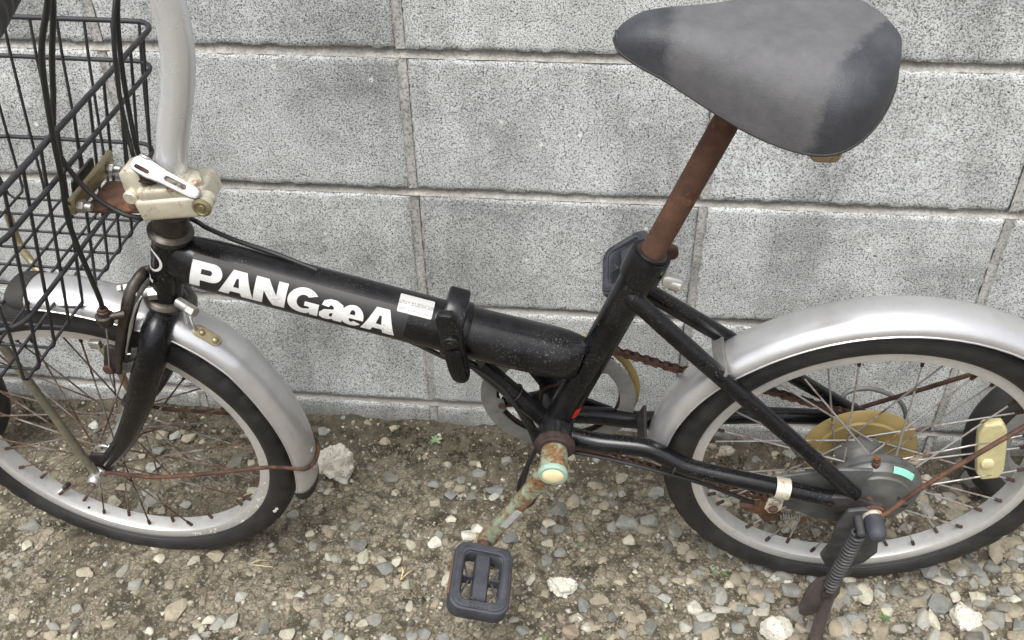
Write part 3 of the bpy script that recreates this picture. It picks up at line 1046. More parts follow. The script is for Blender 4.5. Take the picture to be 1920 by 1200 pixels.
# ---- mudguards
def mudguard(X, ang, edge, name_label, tail_flap):
    """ang: list of degrees; edge: radius of the lower edge at each; section is a shallow arch"""
    n = 120
    av, ev = lerpl(ang, n), lerpl(edge, n)
    hw, hgt = .0285, .0185
    ns = 17
    vs, fs = [], []
    for side in (0, 1):
        for i in range(n):
            a = R(av[i])
            for k in range(ns):
                t_ = -1 + 2 * k / (ns - 1)
                ph = t_ * R(88)
                y = hw * math.sin(ph) / math.sin(R(88))
                z = hgt * (max(0, math.cos(ph)) ** .85)
                r = ev[i] + z - side * .0012
                # rolled edges
                vs.append((r * math.cos(a), y * (1 - .03 * side), r * math.sin(a)))
    for i in range(n - 1):
        for k in range(ns - 1):
            a = i * ns + k
            fs.append((a, a + 1, a + ns + 1, a + ns))
            b = n * ns + a
            fs.append((b, b + ns, b + ns + 1, b + 1))
        for k in (0, ns - 1):
            a = i * ns + k; b = n * ns + a
            fs.append((a, a + ns, b + ns, b))
    for i in (0, n - 1):
        for k in range(ns - 1):
            a = i * ns + k; b = n * ns + a
            fs.append((a, b, b + 1, a + 1))
    o = G().add(vs, fs).obj('mudguard', 'silver_paint', bike, X, angle=50)
    o['label'] = name_label
    g = G()
    for s in (-1, 1):
        g.tube([Vector((ev[i] * math.cos(R(av[i])), s * hw, ev[i] * math.sin(R(av[i])))) for i in range(0, n, 2)] + [Vector((ev[-1] * math.cos(R(av[-1])), s * hw, ev[-1] * math.sin(R(av[-1]))))], .0011, 6)
    g.obj('rolled_edge', 'silver_paint', o, I4)
    return o, hw, hgt
fm, hw, hgt = mudguard(FF, [95, 85, 75, 66, 57, 48, 40, 33, 25, 15, 5, -4, -12], [.2535, .2520, .2520, .2555, .2640, .2650, .2640, .2590, .2550, .2525, .2508, .2500, .2495], 'silver front mudguard with rust by its stay', True)
rm, _, _ = mudguard(F0, [177, 170, 160, 150, 140, 130, 120, 110, 100, 80, 60, 40, 20, 0, -8], [.2478, .2480, .2495, .2500, .2490, .2470, .2465, .2468, .2472, .2480, .2490, .2495, .2500, .2500, .2500], 'silver rear mudguard with a bright sky reflection', False)
def on_guard(ang, phd, edge, lift=0.0):
    ph = R(phd)
    y = hw * math.sin(ph) / math.sin(R(88)); z = hgt * math.cos(ph) ** .85
    r = edge + z + lift
    return Vector((r * math.cos(R(ang)), y, r * math.sin(R(ang))))
# rubber flap at the tail of the front guard and black tip at its nose
def flap(parent, a0, a1, edge, mat, name):
    vs, fs = [], []
    m, ns = 9, 13
    for side in (0, 1):
        for i in range(m):
            a = R(a0 + (a1 - a0) * i / (m - 1))
            q = 1 - .30 * (i / (m - 1)) ** 3
            for k in range(ns):
                ph = (-1 + 2 * k / (ns - 1)) * R(88) * q
                r = edge + hgt * math.cos(ph) ** .85 + (.0014 if side == 0 else -.0030)
                vs.append((r * math.cos(a), (hw + .0012) * math.sin(ph), r * math.sin(a)))
    for i in range(m - 1):
        for k in range(ns - 1):
            a = i * ns + k
            fs.append((a, a + 1, a + ns + 1, a + ns)); b = m * ns + a
            fs.append((b, b + ns, b + ns + 1, b + 1))
        for k in (0, ns - 1):
            a = i * ns + k; b = m * ns + a
            fs.append((a, a + ns, b + ns, b))
    for i in (0, m - 1):
        for k in range(ns - 1):
            a = i * ns + k; b = m * ns + a
            fs.append((a, b, b + 1, a + 1))
    return G().add(vs, fs).obj(name, mat, parent, I4, angle=60)
flap(fm, -11.0, -14.5, .2494, 'old_rubber', 'end_trim')
flap(fm, 94, 99, .2535, 'old_rubber', 'end_trim')
# stays and rivets of the front guard
def rivet(p, nrm, r, parent, mat='bolt_zinc'):
    G().lathe([(r, -.001), (r, .0006), (r * .8, .0018), (r * .4, .0026), (.0002, .0028)], p, nrm, 16).obj('rivet', mat, parent, I4)
w1 = [on_guard(-1.0 - 6.5 * math.cos(R(p)) * .35 + 2, p, .2502, .0022) for p in range(-84, 85, 12)]
stay = G().tube([(.006, -.062, -.002), (.020, -.061, .004), (.060, -.058, -.003), (.105, -.055, .001), (.165, -.048, .009), (.222, -.038, .014)] + w1 + [(.222, .038, .014), (.165, .048, .009), (.105, .055, .001), (.040, .058, -.004), (.006, .062, -.002)], .0027, 10, smooth=3)
stay.obj('mudguard_stay', 'rust', fm, I4)
for da in (-4.5, 2.5):
    p = on_guard(da, -6, .2502)
    rivet(p, (math.cos(R(da)), -.15, math.sin(R(da))), .0048, fm)
for p in ((.140, -.0480, .112),):
    pass
# stays of the rear guard
G().tube([(.002, -.080, .004), (.014, -.080, .012), (.049, -.070, .056), (.136, -.045, .134), (.184, -.031, .172)], .0030, 10, smooth=4).obj('mudguard_stay', 'rust', rm, I4)
G().tube([(.002, .078, .010), (.018, .077, .022), (.074, .062, .076), (.124, .047, .126), (.184, .031, .172)], .0030, 10, smooth=4).obj('mudguard_stay', 'rust', rm, I4)
# small bracket riveted on the front guard behind the fork
bp = on_guard(50, -26, .2648, .0012)
bn = Vector((math.cos(R(50)) * .8, -.55, math.sin(R(50)) * .8)).normalized()
bt = Vector((math.sin(R(50)), 0, -math.cos(R(50)))); bt = (bt - bn * bt.dot(bn)).normalized()
bq = bn.cross(bt)
G().prism(rect(.034, .0135, .006, 5), bp + bn * .001, bt, bq, .002, .0006).obj('mudguard_bracket', 'brass_plate', fm, I4)
for s in (-.006, .011):
    rivet(bp + bt * s + bn * .002, bn, .0037, fm, 'brass_plate')
G().tube([bp - bt * .012, bp - bt * .018 + bn * .010, bp - bt * .020 + Vector((0, .004, .022)), bp - bt * .026 + Vector((0, .006, .024)), bp - bt * .026 + bn * .006], .0018, 8, smooth=4).obj('bracket_loop', 'bolt_zinc', fm, I4)

# white paint scuffs on the front rim and tyre
rnd = random.Random(9)
g = G()
for k in range(26):
    a = R(rnd.uniform(-78, -14)); r_ = .2030 + rnd.uniform(-.0030, .0035)
    g.prism([(x + rnd.uniform(-.0004, .0004), y) for x, y in circ(rnd.uniform(.0006, .0018), 6)], (r_ * math.cos(a), -.0136, r_ * math.sin(a)), (-math.sin(a), 0, math.cos(a)), (math.cos(a), 0, math.sin(a)), .0004)
o = g.obj('paint_specks', 'scuff_white', front_wheel); o['kind'] = 'stuff'
a = R(-27)
g = G()
g.prism([(-.006, -.001), (-.004, .0025), (0, .0015), (.003, .0035), (.0065, .0012), (.005, -.0015), (.001, -.0008), (-.002, -.003)], (.2270 * math.cos(a), -.0212, .2270 * math.sin(a)), (-math.sin(a), 0, math.cos(a)), (math.cos(a), .35, math.sin(a)), .0008)
g.obj('paint_scuff', 'scuff_white', front_wheel)

# ---- fork, headset, stem and bar (steered space)
fork = empty('fork', bike, FF)
cA = Vector((.1365, 0, .2480)); cT = Vector((.176, 0, .366)); cdv = (cT - cA).normalized()
g = G()
for s in (-1, 1):
    pts = [(.1360, .006 * s, .240), (.1360, .020 * s, .2410), (.1345, .034 * s, .2325), (.1290, .0440 * s, .211), (.112, .048 * s, .178), (.094, .050 * s, .138), (.070, .050 * s, .094), (.042, .050 * s, .050), (.012, .050 * s, .014)]
    G().tube(pts, [.0155, .0165, .0172, .0175, .0172, .0160, .0138, .0114, .0096], 22, smooth=4).obj('fork_blade', 'black_paint', fork)
    G().prism([(-.020, .010), (-.008, .028), (.012, .030), (.022, .020), (.012, -.004), (.004, -.012), (-.008, -.010)], (.002, .052 * s, .000), (1, 0, 0), (0, 0, 1), .005, .001).obj('fork_end', 'dark_steel', fork)
g = G()
g.lathe([(.0150, 0), (.0222, .001), (.0240, .004), (.0240, .008), (.0215, .011), (.0195, .0125), (.0120, .0128)], cA + cdv * .0045, cdv, 36)
g.obj('crown_race', 'headset_steel', fork)
g = G()
tp = Vector((.1702, 0, .3475))
g.lathe([(.0170, 0), (.0205, .001), (.0235, .006), (.0240, .010), (.0215, .0125), (.0185, .014), (.0188, .021), (.0175, .0245), (.0172, .036), (.0150, .038)], tp, cdv, 36)
g.obj('headset_cup', 'headset_steel', fork)
# axle nut
g = G()
g.cyl((0, -.058, 0), (0, -.062, 0), .0105, 20, .0008)
g.hexa((0, -.062, 0), (0, -.070, 0), .0092)
g.lathe([(.0078, 0), (.0078, .006), (.0060, .0095), (.0030, .011), (.0002, .0114)], (0, -.069, 0), (0, -1, 0), 20)
g.obj('axle_nut', 'bolt_zinc', fork)

stem = empty('handlebar_stem', bike, FF)
sp = [(.1915, 0, .412), (.1946, 0, .4264), (.2075, 0, .4703), (.2215, 0, .508), (.2305, 0, .5338), (.2375, 0, .5605), (.2412, 0, .5859), (.2425, 0, .6103), (.2425, 0, .640), (.241, 0, .716)]
G().tube(sp, .0153, 32, smooth=4).obj('stem_tube', 'stem_alloy', stem)
# folding block: two plated shells, rusty pin, bright lever
blk = Matrix.Rotation(R(-9), 3, 'Y')
g = G()
g.box((.1985, -.004, .4075), (.070, .056, .025), blk, .005, 3)
g.box((.1925, -.012, .4235), (.050, .036, .013), blk, .004, 3)
g.prism([(-.016, -.012), (.008, -.016), (.016, -.006), (.002, .016), (-.014, .016)], (.2150, -.002, .4230), (1, 0, 0), (0, 1, .1), .016, .003)
g.obj('stem_hinge_lower', 'plated_cream', stem)
g = G()
g.prism([(-.010, -.016), (.012, -.016), (.012, .014), (.004, .020), (-.010, .016)], (.1630, -.010, .4280), (1, 0, .1), (0, 0, 1), .030, .003)
g.cyl((.1600, -.030, .4170), (.1600, .012, .4170), .0075, 18, .0015)
g.obj('stem_hinge_upper', 'plated_cream', stem)
g = G()
g.cyl((.1775, -.012, .4300), (.1800, -.012, .4450), .0120, 24, .002)
g.cyl((.1770, -.012, .4330), (.1775, -.012, .4360), .0138, 24, .001)
g.obj('hinge_bolt', 'rust_dark', stem)
g = G()
g.cyl((.2375, -.036, .4170), (.2375, -.018, .4170), .0086, 24, .0015)
g.obj('hinge_pin_boss', 'plated_cream', stem)
g = G()
g.lathe([(.0098, 0), (.0098, .002), (.0072, .0035), (.0066, .0020), (.0038, .0020), (.0032, .0032), (.0002, .0034)], (.2375, -.036, .4170), (0, -1, 0), 24)
g.obj('pin_head', 'brass_plate', stem)
# lever: a slotted bar running down to the pin, forked round a pivot at its head
l0, l1 = Vector((.1790, -.022, .4520)), Vector((.2380, -.032, .4255))
ld = (l1 - l0).normalized()
ln_ = Vector((.15, -.62, .77)); ln_ = (ln_ - ld * ln_.dot(ld)).normalized()
lw = ln_.cross(ld)
slot = [(x + .038, y) for x, y in rect(.022, .0040, .0019, 4)][::-1]
body = [(-.005, -.0080), (.010, -.0088), (.024, -.0070), (.056, -.0064), (.062, -.0048), (.064, 0), (.062, .0048), (.056, .0064), (.024, .0070), (.010, .0088), (-.005, .0080), (-.0080, .0035), (-.0080, -.0035)]
G().prism(body, l0 + ln_ * .002, ld, lw, .007, .0016, holes=[slot]).obj('stem_lever', 'lever_alloy', stem)
G().prism(rect(.015, .0040, .0018, 4), l0 + ld * .004 + ln_ * .0058 - lw * .003, ld, lw, .0012).obj('lever_inset', 'rust', stem)
G().cyl(l0 + lw * .0070 + ld * .001, l0 + lw * .0100 + ld * .001, .0072, 22, .0008).obj('lever_boss', 'lever_alloy', stem)
G().cyl(l0 + lw * .0098 + ld * .001, l0 + lw * .0110 + ld * .001, .0052, 22, .0006).obj('lever_pivot', 'rust', stem)
# wear mark on the stem, bar and grip
bar = empty('handlebar', bike, FF)
G().tube([(.271, .285, .719), (.239, .178, .719), (.240, .05, .715), (.240, -.05, .715), (.239, -.178, .719), (.271, -.285, .719)], .0113, 20, smooth=4).obj('bar', 'stem_alloy', bar)
for s in (-1, 1):
    prof = []
    for k in range(46):
        h = .125 * k / 45
        ridg = .0011 * (1 if (k % 5 < 3 and 8 < k < 40) else 0)
        prof.append((.0172 + ridg + .0022 * math.exp(-((h - .004) / .004) ** 2), h))
    prof += [(.0100, .126)]
    G().lathe(prof, (.236, .168 * s, .7190), (.30, s, 0), 28).obj('grip', 'grip_black', bar)
    G().tube([(.225, .150 * s, .694), (.200, .165 * s, .690), (.188, .20 * s, .684), (.186, .27 * s, .682)], [.008, .007, .006, .005], 12, smooth=4).obj('brake_lever', 'dull_grey', bar)
    G().tube([(.243, .138 * s, .703), (.243, .156 * s, .702)], .0165, 18).obj('lever_clamp', 'dull_grey', bar)

# ---- basket bracket
br = empty('basket_bracket', bike, FF)
g = G()
arm = [(.1030, -.026), (.1150, -.027), (.1400, -.026), (.1560, -.024), (.2000, -.024), (.2000, .024), (.1560, .024), (.1400, .026), (.1150, .027), (.1030, .026)]
g.prism(arm, (0, 0, .3935), (1, 0, .02), (0, 1, 0), .0035, .0008, holes=[circ(.0085, 18, .1500, -.001)[::-1]])
g.obj('bracket_arm', 'rust', br)
g = G()
g.prism([(-.048, -.003), (-.043, -.008), (-.034, -.009), (.034, -.009), (.043, -.008), (.048, -.003), (.048, .004), (.042, .008), (-.042, .008), (-.048, .004)], (.1035, 0, .4110), (0, 1, 0), (0, 0, 1), .0035, .001)
g.tube([(.1045, -.046, .4195), (.1055, -.02, .4200), (.1055, .02, .4200), (.1045, .046, .4195)], .0030, 10, smooth=3)
g.obj('bracket_plate', 'brass_plate', br)
for y in (-.034, .034):
    g = G()
    g.hexa((.1055, y, .408), (.1120, y, .4075), .0070)
    g.cyl((.112, y, .4075), (.119, y, .407), .0040, 12, .0006)
    g.obj('bracket_bolt', 'bolt_zinc', br)
G().prism(rect(.046, .018, .004, 3), (.0945, .004, .4180), (0, 1, 0), (.24, 0, 1), .003, .001).obj('clamp_plate', 'dark_steel', br)

# ---- wire basket: three hoops, upright wires that turn under to make the floor, crosswise floor wires
bk = empty('basket', bike, FF)
XR, XF = .108, -.165
def hoop(z, hy, xr, xf, r=.024, n=6):
    out = []
    for cx, cy, a0 in ((xr - r, hy - r, 0), (xf + r, hy - r, 90), (xf + r, -hy + r, 180), (xr - r, -hy + r, 270)):
        for k in range(n + 1):
            a = R(a0 + 90 * k / n)
            out.append(Vector((cx + r * math.cos(a), cy + r * math.sin(a), z)))
    return out
BYC = .020                                        # the basket sits a little off centre
def brx(z): return .108 - .24 * (.488 - z)        # its back leans in towards the floor
def bhoop(z, hy, xf, r):
    return [v + Vector((0, BYC, 0)) for v in hoop(z, hy, brx(z) + .003, xf, r)]
G().tube(bhoop(.4930, .1795, -.155, .024), .0030, 10, closed=True).obj('top_hoop', 'basket_coat', bk)
G().tube(bhoop(.4460, .1755, -.153, .024), .0027, 10, closed=True).obj('hoop', 'basket_coat', bk)
G().tube(bhoop(.3390, .1690, -.150, .026), .0026, 10, closed=True).obj('hoop', 'basket_coat', bk)
ZB = .258
WR = .0018
for k in range(10):                             # front-to-back wires: down the back, under the floor, up the front
    y = -.1225 + .0325 * k
    pts = [(brx(.4955) + .001, y, .4935), (brx(.490), y, .489), (brx(.376), y, .376), (brx(ZB + .008), y, ZB + .008), (brx(ZB) - .001, y, ZB + .003), (brx(ZB) - .005, y, ZB), (0, y, ZB), (-.138, y, ZB), (-.144, y, ZB + .006), (-.150, y, .376), (-.156, y, .494)]
    G().tube(pts, WR, 7).obj('wire', 'basket_coat', bk)
for k in range(8):                              # side-to-side wires: down one side, across the floor, up the other
    xt = .0920 - .0328 * k
    xb = .0490 - .0300 * k
    halves = []
    for s in (1, -1):
        halves.append([(xt, BYC + .1785 * s, .4940), (xt, BYC + .1775 * s, .489), (xt + (xb - xt) * .20, BYC + .1735 * s, .446), (xt + (xb - xt) * .66, BYC + .1668 * s, .339), (xb, BYC + .1640 * s, ZB + .008), (xb, BYC + .1600 * s, ZB + .0032)])
    G().tube(halves[0] + halves[1][::-1], WR, 7).obj('wire', 'basket_coat', bk)
# basket stays down to the axle
G().tube([(-.002, -.0605, -.006), (-.002, -.062, .004), (-.002, -.066, .020), (-.005, -.073, .100), (-.010, -.084, .215), (-.012, -.087, .250), (-.020, -.087, .2545)], .0050, 12, smooth=4).obj('basket_stay', 'dull_brass', bk)
G().tube([(0, .0605, -.004), (-.006, .062, .030), (-.0115, .064, .069), (-.050, .082, .135), (-.090, .100, .195), (-.110, .115, .206), (-.127, .130, .209), (-.131, .136, .230), (-.130, .138, .254)], .0050, 12, smooth=4).obj('basket_stay', 'brass_plate', bk)
G().prism(rect(.036, .012, .004, 4), (-.0020, -.0640, .010), (-.03, -.08, 1), (1, 0, 0), .003, .0008).obj('stay_end', 'dull_brass', bk)

# ---- front brake caliper
bc = empty('front_brake', bike, FF)
G().tube([(.146, .030, .282), (.1500, .016, .294), (.1424, .004, .2985), (.1281, 0, .2975), (.1236, -.010, .2961), (.1167, -.024, .2865), (.1103, -.033, .2697), (.0921, -.036, .2270), (.0795, -.036, .1960), (.0680, -.034, .1660)], [.0055, .0062, .0064, .0064, .0064, .0062, .0060, .0056, .0052, .0050], 14, smooth=4, flat=((0, 1, 0), .6)).obj('caliper_arm', 'headset_steel', bc)
G().tube([(.1353, .004, .2889), (.1290, -.008, .2874), (.1230, -.021, .2799), (.1150, -.029, .2626), (.1016, -.032, .2325), (.0880, -.031, .1990), (.0800, -.030, .1830)], [.0050, .0052, .0052, .0050, .0048, .0045, .0042], 14, smooth=4, flat=((0, 1, 0), .6)).obj('caliper_arm', 'dark_steel', bc)
G().tube([(.142, .002, .292), (.140, .022, .288), (.132, .036, .262), (.112, .038, .225), (.090, .032, .190)], [.006, .006, .0055, .005, .0048], 12, smooth=4).obj('caliper_arm', 'dark_steel', bc)
G().tube([(.1090, -.0370, .2650), (.1010, -.0420, .2660), (.0925, -.0455, .2660)], [.0052, .0045, .0046], 10).obj('adjuster_arm', 'headset_steel', bc)
g = G()
g.lathe([(.0045, -.012), (.0075, -.010), (.0098, -.004), (.0098, .003), (.0068, .004), (.0064, .010), (.0042, .011)], (.0905, -.0455, .2660), (.10, .0, 1), 24)
g.obj('barrel_adjuster', 'headset_steel', bc)
G().cyl((.0912, -.0455, .2720), (.0922, -.0455, .2800), .0052, 16, .0008).obj('cable_ferrule', 'rust', bc)
G().tube([(.0890, -.0455, .258), (.0790, -.0430, .225), (.0660, -.0400, .185), (.058, -.038, .160), (.055, -.036, .140)], .0010, 6).obj('inner_cable', 'spoke_wire', bc)
G().cyl((.1180, -.020, .2800), (.1340, -.010, .2790), .0066, 18, .001).obj('pivot_bolt', 'bolt_zinc', bc)
G().hexa((.1300, -.014, .2780), (.1385, -.010, .2765), .0085).obj('pivot_nut', 'bolt_zinc', bc)
G().cyl((.0905, -.006, .2740), (.0960, -.005, .2745), .0055, 6, .0006).obj('guard_bolt', 'bolt_zinc', bc)
G().cyl((.0980, -.005, .2748), (.1040, -.004, .2755), .0062, 6, .0006).obj('guard_bolt', 'bolt_zinc', bc)
G().tube([(.1278, -.022, .2805), (.1196, -.031, .2687), (.1104, -.037, .2434), (.0930, -.038, .2060), (.0965, -.037, .2020)], .0012, 7, smooth=4).obj('return_spring', 'bolt_zinc', bc)
G().tube([(.1264, -.028, .2793), (.1130, -.037, .2530), (.0975, -.038, .2160)], .0012, 7, smooth=4).obj('return_spring', 'bolt_zinc', bc)
G().prism(rect(.0150, .046, .005, 3), (.0668, -.0345, .1880), (1, 0, -.35), (.35, 0, 1), .006, .0012).obj('pad_arm', 'dark_steel', bc)
G().cyl((.0610, -.041, .1740), (.0610, -.034, .1740), .0066, 20, .001).obj('pad_bolt', 'rust', bc)
G().box((.0800, -.0200, .1660), (.026, .012, .012), Matrix.Rotation(R(-26), 3, 'Y'), .002).obj('pad_holder', 'dull_grey', bc)
G().box((.0800, -.0180, .1820), (.040, .010, .013), Matrix.Rotation(R(-26), 3, 'Y'), .002).obj('brake_pad', 'dull_grey', bc)
G().box((.0580, -.0375, .2140), (.013, .007, .011), None, .0012).obj('pinch_bolt', 'bolt_zinc', bc)
G().cyl((.1590, -.010, .2640), (.1740, -.017, .2610), .0062, 16, .001).obj('mounting_nut', 'bolt_zinc', bc)
G().hexa((.1740, -.017, .2610), (.1830, -.021, .2590), .0066).obj('mounting_nut', 'bolt_zinc', bc)

# ---- cables
cb_ = empty('cables', bike, F0)
FI = F0.inverted() @ FF
def fx(p): return FI @ Vector(p)
G().tube([fx(p) for p in [(.205, -.100, .692), (.186, -.070, .665), (.1655, -.050, .6297), (.1412, -.050, .5816), (.1234, -.050, .513), (.1110, -.050, .450), (.0991, -.050, .3968), (.0976, -.050, .3274), (.0960, -.048, .300), (.0925, -.0455, .2790)]], .0028, 10, smooth=5).obj('brake_cable', 'cable_black', cb_)
G().tube([fx(p) for p in [(.200, -.10, .69), (.172, -.050, .650), (.1519, -.025, .6161), (.130, -.022, .565), (.1143, -.020, .5229), (.1010, -.026, .4740), (.1100, -.026, .4320), (.1300, -.026, .4050), (.1560, -.024, .3900), (.180, .000, .380)]] + [(-.775, .030, .325), (-.760, .026, .3175), (-.728, .020, .3060), (-.685, .012, .2960), (-.64, .006, .2800)], .0027, 10, smooth=5).obj('gear_cable', 'cable_black', cb_)
G().tube([fx(p) for p in [(.215, .12, .69), (.190, .070, .64), (.178, .035, .6000), (.165, .030, .5500), (.155, .028, .490), (.150, .026, .440), (.152, .022, .405)]], .0025, 10, smooth=5).obj('brake_cable', 'cable_black', cb_)
G().tube([fx(p) for p in [(.214, .10, .690), (.186, .055, .63), (.172, .024, .580), (.162, .012, .520), (.156, .010, .47), (.152, .012, .43), (.152, .016, .40)]], .0022, 10, smooth=5).obj('gear_cable', 'cable_black', cb_)
under = [A0 + ad * s - au * (TR + .0030) + Vector((0, -.004, 0)) for s in (.015, .085, .16, .235)]
G().tube(under + [Vector(p) for p in [(-.545, -.004, .1860), (-.503, -.008, .1640), (-.472, -.010, .1520), (-.442, -.012, .1230), (-.424, -.014, .090), (-.408, -.016, .050), (-.402, -.02, .030)]], .0029, 9, smooth=4).obj('brake_cable', 'cable_black', cb_)
G().tube([Vector(p) for p in [(-.500, .004, .158), (-.468, .004, .140), (-.436, .004, .100), (-.410, .002, .050), (-.400, -.006, .018), (-.412, -.012, -.020), (-.424, -.014, -.060), (-.425, -.012, -.090)]], .0031, 9, smooth=4).obj('gear_cable', 'cable_black', cb_)
G().tube([Vector(p) for p in [(-.408, -.012, .052), (-.396, -.018, .020), (-.390, -.022, .020), (-.355, -.030, .032), (-.30, -.040, .032), (-.24, -.048, .022), (-.20, -.048, .008), (-.16, -.046, -.014), (-.128, -.044, -.034)]], .0029, 9, smooth=4).obj('brake_cable', 'cable_black', cb_)
G().tube([Vector(p) for p in [(-.412, -.014, -.020), (-.420, -.020, -.060), (-.424, -.022, -.090), (-.410, -.022, -.094), (-.398, -.020, -.060), (-.388, -.018, .0), (-.380, -.016, .02)]], .0029, 9, smooth=4).obj('gear_cable', 'cable_black', cb_)
for p in ((-.236, -.0475, .036), (-.428, 0, .101)):
    G().tube(ring_between(p, (.9, -.1, -.3) if p[0] > -.3 else (.6, 0, -.7), .0122 if p[0] > -.3 else .0125, 20), .0012, 6, closed=True).obj('cable_tie', 'dark_steel', cb_)

# ---- crank set
crank = empty('crankset', bike, F0)
BB = Vector((-.377, 0, .055))
for s, y in ((-1, -.036), (1, .036)):
    g = G()
    g.lathe([(.0120, 0), (.0232, 0), (.0245, .002), (.0245, .0065), (.0225, .008), (.0205, .0085), (.0200, .0115), (.0120, .0120)], BB + Vector((0, y, 0)), (0, s, 0), 36)
    g.obj('bearing_cup', 'rust_dark', crank)
CE = Vector((-.4605, -.079, -.092))
g = G()
cdn = Vector((CE.x - BB.x, 0, CE.z - BB.z)).normalized(); cw = Vector((-cdn.z, 0, cdn.x))
g.lathe([(.0100, 0), (.0150, .001), (.0160, .004), (.0165, .016), (.0172, .030), (.0172, .036), (.0165, .0385), (.0128, .0392)], BB + Vector((0, -.046, 0)), (0, -1, 0), 32)
L = (Vector((CE.x, 0, CE.z)) - Vector((BB.x, 0, BB.z))).length
prof = [(0.0, .0150, -.072, .0085), (.018, .0140, -.072, .0085), (.035, .0122, -.0725, .0080), (.060, .0108, -.073, .0074), (.100, .0100, -.075, .0070), (.140, .0098, -.077, .0068), (.155, .0108, -.0785, .0070), (L, .0125, -.079, .0070), (L + .010, .0105, -.079, .0062), (L + .0135, .005, -.079, .0045)]
vs, fs = [], []
ns = 16
for d, hw2, yc, ht in prof:
    for k in range(ns):
        a = 2 * math.pi * k / ns
        ca, sa_ = math.cos(a), math.sin(a)
        vs.append(Vector((BB.x, 0, BB.z)) + cdn * d + cw * (hw2 * math.copysign(abs(ca) ** .6, ca)) + Vector((0, yc + ht * math.copysign(abs(sa_) ** .6, sa_), 0)))
for i in range(len(prof) - 1):
    for k in range(ns):
        l = (k + 1) % ns
        fs.append((i * ns + k, i * ns + l, (i + 1) * ns + l, (i + 1) * ns + k))
fs.append(tuple(range(ns))); fs.append(tuple((len(prof) - 1) * ns + k for k in range(ns)))
g.add(vs, fs)
g.obj('crank_arm', 'mint_rust', crank, angle=45)
g = G()
g.lathe([(.0170, 0), (.0176, .0005), (.0176, .004), (.0160, .0058), (.0128, .0060)], BB + Vector((0, -.0795, 0)), (0, -1, 0), 32)
g.obj('crank_rim', 'mint_chip', crank)
G().lathe([(.0126, 0), (.0126, .0012), (.0105, .0026), (.0060, .0034), (.0002, .0036)], BB + Vector((0, -.0846, 0)), (0, -1, 0), 28).obj('crank_cap', 'cap_cream', crank)
lb = Vector((BB.x, 0, BB.z)) + cdn * .108 + cw * .0020 + Vector((0, -.0832, 0))
G().prism(rect(.042, .0085, .0008, 2), lb, cdn, cw, .0006).obj('crank_label', 'label_print', crank)
# far crank
g = G()
g.tube([(BB.x, .058, BB.z), (BB.x - cdn.x * .08, .064, BB.z - cdn.z * .08), (BB.x - cdn.x * L, .074, BB.z - cdn.z * L)], [.016, .011, .012], 14, flat=((0, 1, 0), .65))
g.obj('crank_arm', 'dull_grey', crank)
# chainring with guard: dull outer ring, dark five-arm spider, toothed ring behind
g = G()
tw = []
c5 = Vector((BB.x, .0365, BB.z))
ringp = circ(.0975, 72)
hole = []
for k in range(5):
    a0 = 72 * k + 14
    hole += arcp(0, 0, .0775, .0775, a0 - 26, a0 + 26, 10) + arcp(0, 0, .0690, .0690, a0 + 30, a0 + 42, 3)
g.prism(ringp, c5, (1, 0, 0), (0, 0, 1), .0030, .0006, holes=[hole[::-1]])
g.obj('chainring_guard', 'ring_grey', crank)
g = G()
sp5 = []
for k in range(5):
    a0 = 72 * k + 50
    for r_, da in ((.024, -30), (.030, -20), (.072, -6.5), (.076, 0), (.072, 6.5), (.030, 20)):
        sp5.append((r_ * math.cos(R(a0 + da)), r_ * math.sin(R(a0 + da))))
g.prism(sp5, c5 + Vector((0, .0045, 0)), (1, 0, 0), (0, 0, 1), .006, .0012)
g.cyl(c5 + Vector((0, -.004, 0)), c5 + Vector((0, .02, 0)), .019, 28, .002)
g.obj('spider', 'black_paint', crank)
for k in range(5):
    a0 = R(72 * k + 50)
    p = c5 + Vector((.0725 * math.cos(a0), -.0016, .0725 * math.sin(a0)))
    G().cyl(p, p + Vector((0, -.0022, 0)), .0052, 16, .0006).obj('chainring_bolt', 'rust', crank)
g = G()
teeth = []
for k in range(44):
    for da, r_ in ((0, .0885), (2.2, .0885), (3.4, .0935), (4.8, .0935), (6.0, .0885)):
        teeth.append((r_ * math.cos(R(k * 360 / 44 + da)), r_ * math.sin(R(k * 360 / 44 + da))))
g.prism(teeth, c5 + Vector((0, .0085, 0)), (1, 0, 0), (0, 0, 1), .0022, holes=[circ(.076, 48)[::-1]])
g.obj('chainring', 'rust_dark', crank)
g = G()
g.prism(circ(.0985, 72), c5 + Vector((.004, .0155, .002)), (1, 0, 0), (0, 0, 1), .0030, .0008, holes=[circ(.088, 60)[::-1]])
g.obj('chain_guard_disc', 'yellow_disc', crank)

